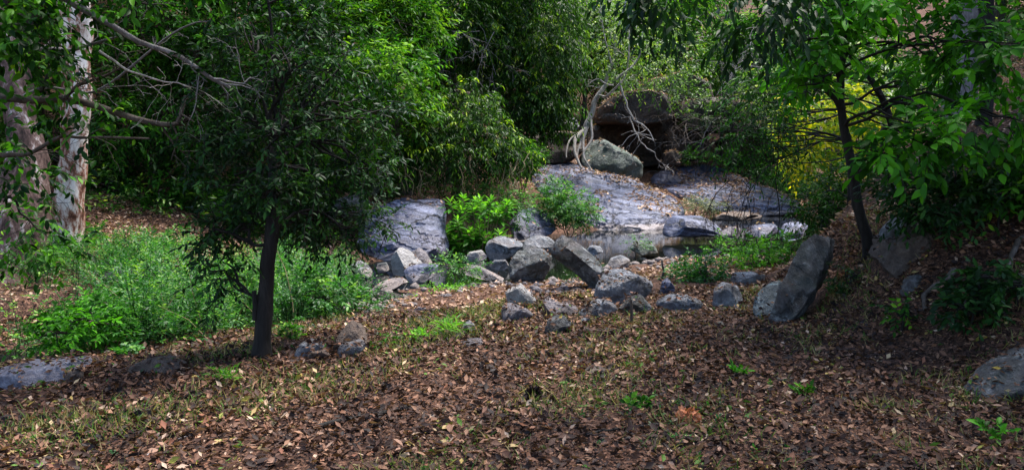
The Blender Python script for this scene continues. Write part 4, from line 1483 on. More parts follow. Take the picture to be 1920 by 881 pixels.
trunk_tree('dark trunk beside the broad grey trunk on the right bank',
           [P(1842, 400, 11.5), P(1838, 320, 11.5), P(1846, 220, 11.5), P(1852, 120, 11.5), P(1850, 0, 11.5), P(1846, -200, 11.5)],
           [.18, .12, .10, .10, .10, .08], 'bark_dark', [(P(1900, -260, 11.5), (1.6, 1.6, 1.0), 260)], 'leaf_dark', 64)
# roots of the broad grey trunk
rr_ = np.random.default_rng(65)
mb = MB()
for (u0, v0, u1, v1, u2, v2) in [(1830, 345, 1812, 372, 1806, 400), (1838, 350, 1860, 372, 1905, 380), (1828, 350, 1846, 388, 1842, 420), (1822, 340, 1800, 356, 1770, 372)]:
    limb(mb, [P(u0, v0, 12.6), P(u1, v1, 12.0), P(u2, v2, 11.2)], .11, .04, rr_, 10, .08, 8)
gt = [o for o in bpy.data.objects if o.get('label') == 'broad grey trunk rising behind the right bank'][0]
mb.build('roots', 'bark_grey', [c for c in gt.children if c.name.startswith('trunk')][0], smooth=True)

# --- pale-rooted tree on the slab
rr_ = np.random.default_rng(70)
b = P(1096, 312, 25.6)
prt = thing('tree', 'pale-rooted tree clinging to the boulder above the leaf-strewn slab', 'tree', b)
mb = MB()
D1 = 25.6
limb(mb, [P(1098, 240, D1), P(1108, 215, D1 + .1), P(1118, 185, D1 + .2), P(1136, 160, D1 + .3)], .10, .065, rr_, 14, .05, 10)
limb(mb, [P(1136, 160, D1 + .3), P(1150, 110, D1 + .2), P(1158, 60, D1), P(1180, -30, D1)], .06, .03, rr_, 14, .12, 8)
limb(mb, [P(1122, 180, D1 + .2), P(1140, 178, D1 - .3), P(1166, 150, D1 - .6), P(1180, 90, D1 - .8), P(1176, 20, D1 - .9)], .045, .02, rr_, 14, .12, 7)
mb.build('trunk', 'bark_pale', prt, smooth=True)
for pts, r0 in [([(1098, 242), (1080, 262), (1078, 288), (1090, 316)], .075), ([(1100, 240), (1092, 268), (1094, 295), (1104, 317)], .05), ([(1108, 225), (1108, 262), (1094, 288), (1108, 318)], .045),
                ([(1096, 246), (1086, 275), (1080, 300)], .045), ([(1098, 240), (1068, 262), (1062, 296)], .04)]:
    mb = MB()
    limb(mb, [P(u, v, D1 - .1 - .35 * k) for k, (u, v) in enumerate(pts)], r0, r0 * .5, rr_, 14, .06, 8)
    mb.build('root', 'bark_pale', prt, smooth=True)
mb = MB()
for (pts, r0) in [([(1162, 150), (1172, 190), (1186, 222), (1214, 240), (1226, 265)], .035), ([(1180, 218), (1190, 245), (1204, 270), (1228, 286)], .025), ([(1150, 160), (1120, 150), (1098, 165)], .03),
                  ([(1146, 120), (1130, 70), (1126, 0)], .03), ([(1156, 150), (1190, 120), (1206, 60), (1204, -20)], .04)]:
    L = limb(mb, [P(u, v, D1 - .8 - .1 * k) for k, (u, v) in enumerate(pts)], r0, .012, rr_, 12, .12, 6)
    for c in range(3):
        k = rr_.integers(4, 12)
        bare(mb, L[k], rr_.normal(0, 1, 3) + np.array([0, 0, -.4]), rr_.uniform(.5, 1.1), .010, rr_, 2, 3, .3, .45, 4, .004)
mb.build('branches', 'bark_pale', prt, smooth=True)
A, Dd = lobe_points([lob(1190, 90, 24.8, 90, 1.4, 90, 260), lob(1120, 60, 25, 60, 1.2, 70, 180), lob(1260, 110, 25.5, 70, 1.2, 80, 190)], rr_)
cm = MB()
sprays(A, Dd, .4, 7, .12, .04, rr_, .4, .9, .4, rr_.uniform(.2, .9, len(A))).into(cm)
cm.build('crown', 'leaf_hill', prt)

# --- bare grey shrubs in front of the cliff
for k, (u, v, d, lb, n, sz, mat) in enumerate([
        (1210, 210, 28.5, 'grey leafless shrub tangled over the dark cliff', 4, 2.2, 'bark_brown'),
        (1330, 240, 28.0, 'leafless twiggy shrub hanging before the long ledge', 6, 2.2, 'bark_brown'),
        (1390, 130, 29.5, 'hazy grey twig thicket high beside the right-hand trees', 9, 3.0, 'bark_grey'),
        (1420, 345, 10.2, 'thin black drooping twigs over the stream', 6, 1.0, 'bark_dark'),
        (900, 60, 20.5, 'leafless pale branches hanging in front of the dense tree', 5, 1.6, 'bark_grey')]):
    r = np.random.default_rng(80 + k)
    root = thing('leafless_shrub', lb, 'shrub', P(u, v, d))
    mb = MB()
    for _ in range(n):
        dd = r.normal(0, 1, 3) + (np.array([0, 0, -.7]) if k >= 3 else np.array([0, 0, .35]))
        off = r.normal(0, .22, 3) * sz
        bare(mb, P(u, v, d) + off, dd, sz * r.uniform(.5, 1), .0035 * sz + .003, r, 3, 4, .35 if k != 3 else .9, .4, 4, .0025 if d < 15 else .0042)
    mb.build('branches', mat, root, smooth=True)
r = np.random.default_rng(88)
# the long hanging shoot
root = thing('hanging_vine', 'single thin vine hanging straight down beside the stream', 'vine', P(1457, 450, 10.3))
mb = MB()
limb(mb, [P(1462, 240, 10.4), P(1456, 330, 10.3), P(1459, 400, 10.3), P(1457, 452, 10.3)], .010, .004, r, 14, .04, 5)
mb.build('stem', 'bark_dark', root)
# hanging roots below the weeping bush
root = thing('hanging_roots', 'curtain of thin tan roots hanging below the weeping bush', 'roots', P(880, 350, 17.4))
for c in range(46):
    mb = MB()
    u = r.uniform(745, 1000)
    v0 = r.uniform(285, 315)
    v1 = v0 + r.uniform(25, 75)
    d = 17.5 + r.uniform(-.6, .5)
    u1 = u + r.normal(0, 16)
    limb(mb, [P(u, v0, d), P((u + u1) / 2 + r.normal(0, 9), (v0 + v1) / 2, d - .1), P(u1, v1, d - .1)], r.uniform(.008, .018), .005, r, 9, .14, 4)
    mb.build('root', 'twig_tan', root)

# --- tree outside the left edge whose bare boughs reach in
b = np.array([-4.7, 5.6, 0.0])
b[2] = gz1(b[0], b[1])
lt = thing('tree', 'tree whose bare crooked boughs reach in from the left edge', 'tree', b)
mb = MB()
limb(mb, [b - np.array([0, 0, .1]), b + np.array([.05, 0, 1.0]), b + np.array([.1, .1, 2.0]), b + np.array([.3, .1, 3.4]), b + np.array([.6, .2, 5.0])], .13, .06, r, 16, .03, 10)
mb.build('trunk', 'bark_brown', lt, smooth=True)
boughs = [([(-320, 150), (-120, 190), (0, 183), (70, 186), (135, 187), (235, 214), (320, 236), (338, 215), (348, 180)], 6.1, .042, .014, 'bark_brown'),
          ([(-260, -160), (0, -50), (110, -8), (180, 30), (240, 66), (330, 106), (395, 145), (432, 165)], 5.9, .034, .012, 'bark_grey'),
          ([(-300, 220), (-100, 280), (0, 288), (45, 290), (105, 262), (160, 257), (280, 260)], 6.0, .026, .008, 'bark_brown'),
          ([(-300, 60), (0, 95), (70, 92), (140, 93), (175, 82), (240, 64)], 6.2, .024, .008, 'bark_grey'),
          ([(122, 187), (140, 165), (165, 155), (225, 128)], 6.1, .018, .008, 'bark_brown'),
          ([(40, 184), (78, 165), (140, 170), (200, 160), (340, 55), (395, 40)], 6.3, .016, .006, 'bark_grey'),
          ([(186, 96), (240, 130), (290, 152), (330, 156), (358, 165)], 6.0, .010, .004, 'bark_pale'),
          ([(74, 172), (90, 140), (118, 128)], 6.1, .018, .008, 'bark_dark'),
          ([(232, 35), (246, 12), (265, -10)], 6.0, .022, .014, 'bark_dark'),
          ([(400, 148), (425, 152), (455, 158), (470, 145)], 5.9, .010, .004, 'bark_grey'),
          ([(-200, 400), (0, 370), (40, 400), (70, 430)], 6.4, .016, .005, 'bark_dark')]
for pts, d, r0, r1, mt in boughs:
    mb = MB()
    Q = limb(mb, [P(u, v, d + .05 * k) for k, (u, v) in enumerate(pts)], r0, r1, r, 26, .025, 7)
    for c in range(5):
        k = r.integers(10, 25)
        bare(mb, Q[k], nrm(Q[k] - Q[k - 1]) + r.normal(0, .6, 3), r.uniform(.15, .45), r1 * .6, r, 2, 2, .1, .35, 4, .0018)
    mb.build('bough', mt, lt, smooth=True)
A, Dd = lobe_points([lob(20, 70, 5.6, 60, .5, 70, 60), lob(60, 20, 5.8, 80, .5, 40, 60), lob(80, 140, 6.0, 70, .4, 40, 22), lob(10, 260, 6.2, 50, .4, 50, 24), lob(60, 330, 6.5, 60, .4, 50, 20), lob(210, 230, 6.3, 60, .4, 50, 14), lob(-100, -150, 5.8, 250, 1.0, 120, 260), lob(260, -60, 6, 150, .8, 40, 90), lob(40, 430, 7.0, 60, .4, 40, 34), lob(120, 470, 7.4, 50, .3, 30, 20)], r)
cm = MB()
lv = sprays(A, nrm(Dd + r.normal(0, .4, A.shape)), .25, 8, .085, .036, r, .35, .9, .4, r.uniform(.0, .75, len(A)))
vis = (np.abs(lv.p[:, 0] / lv.p[:, 1]) < .63) & ((lv.p[:, 2] - CAMZ) / lv.p[:, 1] < .17)
ids = np.where(vis)[0]
ids = ids[np.argsort(-(lv.L[ids] / lv.p[ids, 1]))[:250]]
mk = np.zeros(len(vis), bool)
mk[ids] = True
lv.sub(mk).objects('leaf', 'leaf_mid', lt, .42)
lv.sub(~mk).into(cm, 'full')
tag(cm.build('crown', 'leaf_mid', lt), kind='stuff')

# --- overhead sprays at the top of the frame: boughs of the tree behind the camera
b = np.array([3.4, -2.2, 0])
b[2] = gz1(b[0], b[1])
ot = thing('tree', 'overhead tree whose dark leaf sprays hang into the top of the frame', 'tree', b)
mb = MB()
limb(mb, [b - np.array([0, 0, .1]), b + np.array([-.1, .1, 2]), b + np.array([-.2, .4, 4]), b + np.array([-.3, .8, 6])], .2, .1, r, 16, .05, 12)
mb.build('trunk', 'bark_brown', ot, smooth=True)
mb = MB()
for tgt in [P(1235, -30, 5.2), P(1420, -40, 5.4), P(1480, -90, 6), np.array([-1, 2, 5.5]), np.array([-2.5, 0, 6]), np.array([1.5, 3.5, 5.0]), np.array([4, 4, 5.2]), np.array([0, -3, 6])]:
    s = b + np.array([-.2, .5, 4.6])
    limb(mb, [s, (s + tgt) / 2 + np.array([0, 0, .6]), tgt], .06, .012, r, 14, .15, 6)
mb.build('limbs', 'bark_brown', ot, smooth=True)
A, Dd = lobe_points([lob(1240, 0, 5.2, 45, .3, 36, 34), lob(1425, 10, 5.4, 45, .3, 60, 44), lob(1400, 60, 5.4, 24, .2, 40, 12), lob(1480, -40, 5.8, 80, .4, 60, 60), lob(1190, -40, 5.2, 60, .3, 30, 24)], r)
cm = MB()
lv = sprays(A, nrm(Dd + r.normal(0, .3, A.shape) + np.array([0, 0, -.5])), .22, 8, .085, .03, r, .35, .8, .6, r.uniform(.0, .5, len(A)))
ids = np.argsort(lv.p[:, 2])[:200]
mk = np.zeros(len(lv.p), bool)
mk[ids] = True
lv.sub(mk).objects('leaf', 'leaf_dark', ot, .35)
A2, D2 = lobe_points([((-1, 2.4, 5.7), (2.8, 2.4, .9), 1100), ((1.8, 3.4, 5.4), (2.8, 2.2, .8), 1100), ((4.6, 4.4, 5.4), (2.4, 2.6, .9), 1000), ((0, -2.5, 6.2), (3.2, 2.6, 1.0), 900), ((-3.6, 1.5, 6), (2.2, 2.4, .9), 700), ((5.5, .5, 5.8), (2.2, 2.2, .9), 500)], r)  # unseen part of the crown, spread wide overhead to shade the foreground
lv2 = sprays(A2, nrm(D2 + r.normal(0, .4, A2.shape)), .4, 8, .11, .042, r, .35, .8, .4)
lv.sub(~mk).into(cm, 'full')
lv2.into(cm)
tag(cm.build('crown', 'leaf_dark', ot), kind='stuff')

# --- yellow-leaved shrub and greenery on the right
b = gbase(1560, 350, 17)
make_tree('shrub', 'yellow-leaved shrub glowing behind the slim S-curved tree', b,
          [b, P(1560, 320, 17), P(1556, 270, 17), P(1560, 220, 17)], .06, .03,
          [lob(1515, 225, 13.0, 46, .6, 40, 170), lob(1545, 285, 13.0, 46, .6, 40, 160), lob(1600, 205, 13.4, 50, .6, 40, 150), lob(1500, 300, 13.2, 26, .5, 24, 50)],
          .12, .055, 7, .34, 'leaf_yellow', 'bark_brown', 90, cat='shrub', droop=.4, hang=.4, tint=(.0, .85), nsub=4, gap=.1)
b = gbase(1450, 330, 30)
make_tree('shrub', 'green streamside shrub beyond the dark blue slab', b, [b, b + np.array([0, 0, .5]), b + np.array([0, 0, 1.0])], .05, .03,
          [lob(1450, 335, 30, 60, .8, 22, 220), lob(1410, 318, 30, 40, .8, 14, 90), lob(1510, 345, 28, 50, .7, 22, 190)], .14, .045, 8, .36, 'leaf_herb', 'bark_brown', 91, cat='shrub', droop=.3)
b = gbase(1590, 440, 11)
make_tree('shrub', 'dark leafy shrub at the foot of the slim S-curved tree', b, [b, b + np.array([0, 0, .4]), b + np.array([0, 0, .8])], .04, .02,
          [lob(1560, 410, 11.2, 55, .5, 45, 260), lob(1620, 390, 11.4, 60, .5, 55, 260), lob(1530, 370, 11.6, 40, .4, 36, 120), lob(1600, 340, 11.8, 60, .5, 40, 160)], .085, .024, 8, .24, 'leaf_mid', 'bark_dark', 92, cat='shrub', droop=.4, tint=(.0, .6))
# strap-leaved clump
b = gbase(1740, 420, 10.2)
sc_ = thing('strap_leaf_clump', 'clump of long drooping dark strap leaves on the right bank', 'plant', b)
n = 900
rA = np.random.default_rng(93)
cen = np.array([P(1745, 350, 10.2)]) + rA.normal(0, 1, (n, 3)) * np.array([.32, .35, .25])
cm = MB()
Leaves(cen, np.c_[rA.normal(0, .5, (n, 2)), rA.uniform(-1.0, .15, n)], rA.normal(size=(n, 3)) + np.array([0, -.5, .8]), rA.uniform(.2, .36, n), rA.uniform(.018, .03, n), rA.uniform(0, .6, n)).into(cm, 'full')
cm.build('leaves', 'leaf_mid', sc_)
mb = MB()
for _ in range(9):
    e = cen[rA.integers(0, n)]
    limb(mb, [b + rA.normal(0, .08, 3) * np.array([1, 1, 0]), (b + e) / 2, e], .012, .006, rA, 6, .03, 5)
mb.build('stems', 'bark_dark', sc_)
def bank_bush(label, u, v, lobes, L, W, n, sl, mat, seed, cat='shrub', name='shrub', tpl='full', tint=(.1, .9)):
    b = hit(u, v)
    d = b[1]
    return make_tree(name, label, b, [b - np.array([0, 0, .03]), b + np.array([.01, 0, .08]), b + np.array([.02, 0, .18])], .012, .007,
                     [lob(uu, vv, d, ru, rdp, rv, c) for uu, vv, ru, rdp, rv, c in lobes], L, W, n, sl, mat, 'bark_dark', seed, cat=cat, tpl=tpl, nsub=3, tint=tint, updir=.2)


bank_bush('dark low shrub in the deep shade of the right bank', 1820, 612, [(1822, 560, 36, .22, 36, 40), (1850, 592, 34, .2, 24, 24), (1796, 584, 26, .2, 22, 16), (1860, 520, 34, .22, 34, 26)], .075, .035, 7, .14, 'leaf_dark', 94)
bank_bush('dark green seedling on the leafy slope below the overhanging rock', 1690, 622, [(1690, 590, 20, .1, 24, 16)], .06, .024, 7, .12, 'leaf_mid', 95, 'plant', 'seedling')
bank_bush('thin dim shrublet in front of the slim S-curved trunk', 1592, 545, [(1590, 515, 34, .15, 28, 26)], .05, .018, 7, .14, 'leaf_dark', 96, 'plant', 'seedling')
bank_bush('leafy bush crowning the right bank beside the broad trunk', 1870, 430, [(1885, 340, 56, .5, 36, 90), (1930, 300, 60, .6, 50, 80)], .10, .04, 8, .24, 'leaf_mid', 121)
bank_bush('dark thicket above the overhanging bank rock', 1760, 450, [(1760, 380, 60, .4, 36, 110), (1705, 365, 40, .4, 36, 70), (1810, 335, 50, .5, 40, 90)], .09, .028, 8, .24, 'leaf_dark', 122)
bank_bush('low shrub at the right edge above the lichen-spotted rock', 1905, 575, [(1908, 545, 36, .25, 28, 34)], .07, .03, 8, .16, 'leaf_dark', 123)
# surface roots on the right bank
for k, (pts, lb) in enumerate([([(1735, 588), (1732, 562), (1746, 545), (1768, 534), (1790, 512)], 'twisting exposed root on the shaded right bank'),
                               ([(1890, 510), (1900, 480), (1912, 455), (1940, 446)], 'pale exposed root at the right edge of the bank')]):
    mb = MB()
    pp = []
    for u, v in pts:
        q = hit(u, v)
        pp.append(q + np.array([0, 0, .02]))
    limb(mb, pp, .018, .030, r, 16, .02, 7)
    o = mb.build('exposed_root', 'bark_brown', None, tuple(pp[0]), smooth=True)
    tag(o, lb, 'root')

# --- bushes by the water
b = gbase(895, 465, 16.2)
bl = thing('broadleaf_plant', 'bright broad-leaved plant growing between the layered slab and pile', 'plant', b)
rb = np.random.default_rng(97)
stm = MB()
lvs = []
for k in range(72):
    u, v = rb.normal(900, 36), rb.uniform(362, 462)
    if k < 24:
        u, v = rb.uniform(838, 885), rb.uniform(376, 466)
    d = 16.2 + rb.uniform(-.45, .45)
    top = P(u, v, d)
    foot = b + np.array([(top[0] - b[0]) * .5, rb.uniform(-.2, .2), 0])
    foot[2] = gz1(foot[0], foot[1])
    limb(stm, [foot, foot * .4 + top * .6 + np.array([0, 0, .05]), top], .012, .007, rb, 7, .03, 5)
    n = 13
    a = rb.uniform(0, 6.28) + np.arange(n) * 2.4
    el = np.linspace(-.35, .95, n)
    dd = np.c_[np.cos(a) * np.cos(el), np.sin(a) * np.cos(el), np.sin(el)]
    pp = top + np.c_[np.zeros((n, 2)), np.linspace(-.16, .02, n)]
    lvs.append(Leaves(pp, dd, np.tile([0, 0, 1.0], (n, 1)) + rb.normal(0, .25, (n, 3)), np.linspace(.27, .13, n) * rb.uniform(.8, 1.2, n), np.linspace(.085, .05, n), np.clip(np.linspace(.2, .8, n) + rb.normal(0, .15, n), 0, 1)))
stm.build('stems', 'twig_tan', bl)
lv = Leaves.cat(lvs)
order = np.argsort(lv.p[:, 1])
mk = np.zeros(len(lv.p), bool)
mk[order[:300]] = True
lv.sub(mk).objects('leaf', 'leaf_fresh', bl, .32)
cm = MB()
lv.sub(~mk).into(cm, 'full')
tag(cm.build('foliage', 'leaf_fresh', bl), kind='stuff')


def bush(label, u, v, d, lobes, mat, seed, L=.07, W=.026, n=8, sl=.22, tint=(.1, .9), name='bush', cat='bush', droop=.25, tpl='diamond', bark='bark_brown', group=None):
    b = gbase(u, v, d)
    return make_tree(name, label, b, [b - np.array([0, 0, .03]), b + np.array([.02, 0, .1]), b + np.array([0, .02, .25])], .02, .012, [lob(*l) for l in lobes], L, W, n, sl, mat, bark, seed,
                     cat=cat, droop=droop, tint=tint, tpl=tpl, updir=.35, group=group)


bush('fine-leaved green bush behind the broadleaf plant', 950, 430, 17.4, [(930, 375, 17.2, 50, .5, 28, 200), (970, 385, 17.2, 32, .4, 34, 140), (890, 362, 17.2, 40, .4, 16, 90)], 'leaf_herb', 101, L=.075, W=.025)
bush('spreading bush hanging over the left end of the pool', 1065, 425, 18.6, [(1065, 385, 18.4, 50, .5, 26, 260), (1090, 405, 18.2, 36, .4, 18, 130), (1040, 362, 18.6, 34, .4, 22, 120), (1030, 400, 18.4, 26, .4, 20, 80)], 'leaf_herb', 102, L=.11, W=.03)
bush('dark bush on the ledge left of the leaf-strewn slab', 980, 330, 20.5, [(970, 300, 20.2, 45, .6, 28, 240), (1000, 290, 20.5, 24, .4, 18, 80)], 'leaf_mid', 103, L=.12, W=.034)
bush('green shrub growing among the grey rocks near the bank', 1320, 575, 10.0, [(1315, 515, 10.2, 42, .35, 34, 150), (1340, 545, 10.0, 40, .3, 28, 110), (1285, 520, 10.4, 30, .3, 16, 60)], 'leaf_herb', 104, L=.06, W=.028, tpl='full', tint=(.0, .7))
bush('leafy weeds at the stream edge left of the slanting rock', 1440, 500, 11.6, [(1420, 478, 11.6, 55, .5, 26, 110), (1470, 462, 12, 40, .4, 24, 70), (1395, 500, 11.2, 30, .3, 20, 44), (1360, 470, 12.5, 36, .4, 20, 50)], 'leaf_fresh', 105, L=.07, W=.03, tpl='full', tint=(.0, .8))
bush('small weeds on the gravel beach by the pool', 1190, 462, 15.5, [(1195, 456, 15.5, 22, .3, 8, 24)], 'leaf_herb', 106, L=.06, W=.02)
bush('wispy plant in the cleft between the two blue slabs', 1305, 395, 22.5, [(1305, 385, 22.4, 22, .3, 14, 60), (1340, 388, 22.4, 24, .3, 8, 40)], 'leaf_grey', 108, L=.14, W=.02)
bush('sprig of leaves sprouting in front of the boulder pile hollow', 1090, 540, 11.4, [(1085, 532, 11.4, 20, .15, 14, 22)], 'leaf_mid', 109, L=.05, W=.014)
bush('pale low weeds between the weathered boulder and ledge stone', 1240, 566, 10.6, [(1236, 560, 10.6, 16, .15, 12, 18)], 'leaf_mid', 110, L=.05, W=.02, tpl='full')
bush('weeds along the front of the white faceted rock', 850, 510, 12.4, [(845, 500, 12.4, 30, .3, 12, 60), (880, 508, 12.2, 24, .3, 10, 36)], 'leaf_herb', 111, L=.06, W=.022)
bush('thin green shrub trailing over the front of the cliff ledge', 1330, 250, 29.6, [(1330, 215, 29.6, 60, .8, 30, 150), (1290, 160, 30.5, 50, .8, 30, 130), (1400, 190, 29.8, 50, .8, 40, 150)], 'leaf_hill', 145, L=.14, W=.05, tint=(.0, .7))
bush('low shrub at the cliff foot right of the green boulder', 1310, 300, 29.0, [(1300, 294, 28.8, 30, .4, 12, 50), (1360, 288, 28.8, 34, .4, 16, 50)], 'leaf_mid', 146, L=.13, W=.045, tint=(.1, .8))
bush('sparse shrub on the ledge above the pale-rooted tree', 1190, 190, 30.0, [(1180, 150, 30, 50, .8, 36, 120), (1230, 180, 30, 40, .6, 24, 70)], 'leaf_hill', 147, L=.14, W=.05, tint=(.1, .8))
# small foreground plants
for k, (lb, u, v, rad, hgt, cnt, mat, L, W) in enumerate([
        ('bright grass tuft in the middle of the clearing', 845, 632, 12, 22, 26, 'leaf_fresh', .10, .008),
        ('feathery seedling beside the pyramid-shaped stone', 735, 645, 34, 22, 22, 'leaf_mid', .035, .014),
        ('small pale-leaved seedling near the rusty husk', 1192, 770, 22, 16, 9, 'leaf_mid', .05, .025),
        ('small leafy sprout in the litter right of centre', 1385, 706, 13, 10, 8, 'leaf_bright', .05, .022),
        ('low green sprout on the litter near the right bank', 1503, 742, 16, 8, 10, 'leaf_mid', .045, .02),
        ('bright green seedling at the lower right corner', 1860, 830, 26, 20, 9, 'leaf_bright', .055, .026),
        ('thin grassy seedling at the left of the clearing', 410, 720, 10, 22, 9, 'leaf_mid', .06, .010),
        ('second thin grassy seedling nearer the dark trunk', 432, 724, 8, 26, 9, 'leaf_mid', .06, .010),
        ('yellowish low weeds right of the pyramid-shaped stone', 790, 636, 20, 10, 20, 'leaf_fresh', .04, .016),
        ('low weeds behind the lilac-grey rock', 245, 668, 26, 12, 26, 'leaf_herb', .05, .03),
        ('scrubby weeds at the foot of the dark trunk', 545, 640, 22, 24, 26, 'leaf_mid', .05, .024),
        ('weeds sprouting in the shade below the slim tree', 1575, 560, 24, 18, 18, 'leaf_dark', .05, .02)]):
    h = hit(u, v)
    rr2 = np.random.default_rng(200 + k)
    root = thing('seedling', lb, 'plant', h)
    pxm = h[1] / FPX
    A = h + np.c_[rr2.normal(0, rad * .45 * pxm, cnt), rr2.normal(0, rad * .45 * pxm, cnt), rr2.uniform(.15, 1, cnt) * hgt * pxm * 1.1]
    sm = MB()
    for a in A:
        f0 = np.array([h[0] * .6 + a[0] * .4, h[1] * .6 + a[1] * .4, h[2] - .01])
        tube(sm, [f0, (f0 + a) / 2 + rr2.normal(0, .008, 3), a], [.003, .0025, .0015], 3)
    sm.build('stems', 'twig_tan', root)
    D_ = np.c_[rr2.normal(0, .6, (cnt, 2)), rr2.uniform(.2, 1, cnt)]
    sprays(A, D_, L * 1.3, 6, L, W, rr2, .2, .9, .0, rr2.uniform(.3, .9, cnt)).objects('leaf', mat, root, W / L, 'full', 5) if cnt < 12 else None
    if cnt >= 12:
        cm = MB()
        sprays(A, D_, L * 1.3, 6, L, W, rr2, .2, .9, .0, rr2.uniform(.2, .9, cnt)).into(cm, 'full')
        cm.build('foliage', mat, root)

# --- scrub mass on the left bank
rs = np.random.default_rng(111)
cl = []
while len(cl) < 105:
    x, y = rs.uniform(-8.8, -1.0), rs.uniform(6.9, 13.6)
    u_ = CX + FPX * x / y
    front = 7.0 + 0.9 * sstep(200, 560, u_) + 2.2 * sstep(560, 690, u_)
    s_, w_ = creek_dist(np.array([x]), np.array([y]))
    if not (12 < u_ < 680) or y < front or (abs(s_[0]) < .5 and u_ < 120):
        continue
    if pnoise(np.array([[x * .9, y * .9, 3.3]]))[0] < -.22 or (330 < u_ < 500 and y < 8.1):
        continue
    rad = rs.uniform(.22, .5)
    vtop = 452 + 45 * sstep(540, 680, u_) + 35 * (1 - sstep(60, 200, u_)) + rs.uniform(-32, 30)
    zc = CAMZ - (vtop - 280) / FPX * y
    g = max(gz1(x, y), WATER_Z)
    cl.append((x, y, g, rad, float(np.clip(min(zc - g, rs.uniform(.2, 1.25)), .15, 1.3)), rs.uniform(.0, .8)))
A, D_, tn, z0, xs, ys = [], [], [], [], [], []
for (x, y, g, rad, hh, tt) in cl:
    k = int(62 * (rad / .35) ** 2)
    q = nrm(rs.normal(size=(k, 3)))
    q[:, 2] = np.abs(q[:, 2])
    rr3 = rs.random(k) ** .4
    p = np.array([x, y, g]) + q * rr3[:, None] * np.array([rad, rad, hh])
    p += fbm(p * 3.1, 2)[:, None] * .1
    A.append(p)
    D_.append(q + rs.normal(0, .45, (k, 3)) + np.array([0, 0, .5]))
    tn.append(np.clip(tt + rs.normal(0, .18, k), 0, 1))
    z0.append(np.full(k, g)); xs.append(np.full(k, x) + q[:, 0] * .1); ys.append(np.full(k, y) + q[:, 1] * .1)
A, D_, tn, z0, xs, ys = [np.concatenate(t) for t in (A, D_, tn, z0, xs, ys)]
cm = MB()
sprays(A, D_, .26, 11, .050, .020, rs, .25, .95, .1, tn, .2).into(cm)
for k in range(0, len(xs), 4):
    f0 = np.array([xs[k], ys[k], z0[k] - .02])
    tube(cm, [f0, (f0 + A[k]) / 2 + rs.normal(0, .03, 3), A[k]], [.005, .004, .003], 3, .05)
tag(cm.build('undergrowth', 'leaf_herb'), 'bright green weedy scrub filling the left bank of the creek', 'undergrowth', kind='stuff')
mb = MB()
for k in range(170):
    c = cl[rs.integers(0, len(cl))]
    p0 = np.array([c[0] + rs.normal(0, .3), c[1] + rs.normal(0, .3), c[2]])
    p1 = p0 + np.array([rs.normal(0, .28), rs.normal(0, .25), rs.uniform(.15, .8)])
    tube(mb, [p0, (p0 + p1) / 2 + rs.normal(0, .04, 3), p1], [.004, .003, .0015], 3, .5)
tag(mb.build('dry_stems', 'twig_tan'), 'thin dry stems standing through the green scrub', 'stems', kind='stuff')
# dry stalks leaning in the scrub
for k, (u0, v0, u1, v1, d, lb) in enumerate([(215, 655, 130, 615, 7.6, 'dead brown stalk lying against the scrub'), (205, 662, 150, 622, 7.5, 'second dead stalk lying against the scrub'), (372, 640, 368, 590, 7.9, 'thin pale dry stalk at the front of the scrub'),
                                             (330, 632, 420, 618, 7.9, 'pale dead twig lying along the scrub edge'), (550, 585, 520, 470, 8.6, 'pale bent shoot beside the dark trunk')]):
    mb = MB()
    a, c = P(u0, v0, d), P(u1, v1, d)
    limb(mb, [a, (a + c) / 2 + np.array([.02, 0, .03]), c], .010 if k < 2 else .006, .003, rs, 10, .03, 5)
    tag(mb.build('dead_stalk', 'twig_tan' if k > 1 else 'bark_brown', None, tuple(a)), lb, 'stalk')

for k, (lb, u, v, lobes, mt, L, W) in enumerate([
        ('rounded dark green bush at the front left of the scrub', 140, 668, [(130, 620, 60, .4, 45, 110), (190, 600, 50, .4, 40, 90)], 'leaf_bright', .07, .032),
        ('leafy bush in the middle of the scrub', 290, 625, [(280, 570, 60, .4, 50, 110), (330, 550, 45, .4, 40, 80)], 'leaf_herb', .075, .028),
        ('tall feathery bush at the back of the scrub', 330, 520, [(320, 470, 60, .5, 36, 120), (270, 465, 40, .4, 26, 60)], 'leaf_herb', .07, .02),
        ('bush with larger leaves right of the dark trunk', 590, 600, [(580, 540, 45, .4, 50, 100), (630, 560, 36, .3, 34, 60)], 'leaf_herb', .07, .03),
        ('dull green bush behind the dark trunk in the scrub', 430, 590, [(430, 540, 50, .4, 45, 90)], 'leaf_mid', .07, .024)]):
    hb = hit(u, v)
    make_tree('bush', lb, hb, [hb - np.array([0, 0, .03]), hb + np.array([.02, 0, .1]), hb + np.array([0, .02, .25])], .014, .009,
              [lob(a, b2, hb[1] + .1, ru, rdp, rv, c) for a, b2, ru, rdp, rv, c in lobes], L, W, 9, .22, mt, 'bark_brown', 150 + k, cat='bush', tpl='full', updir=.4, tint=(.1, .95))

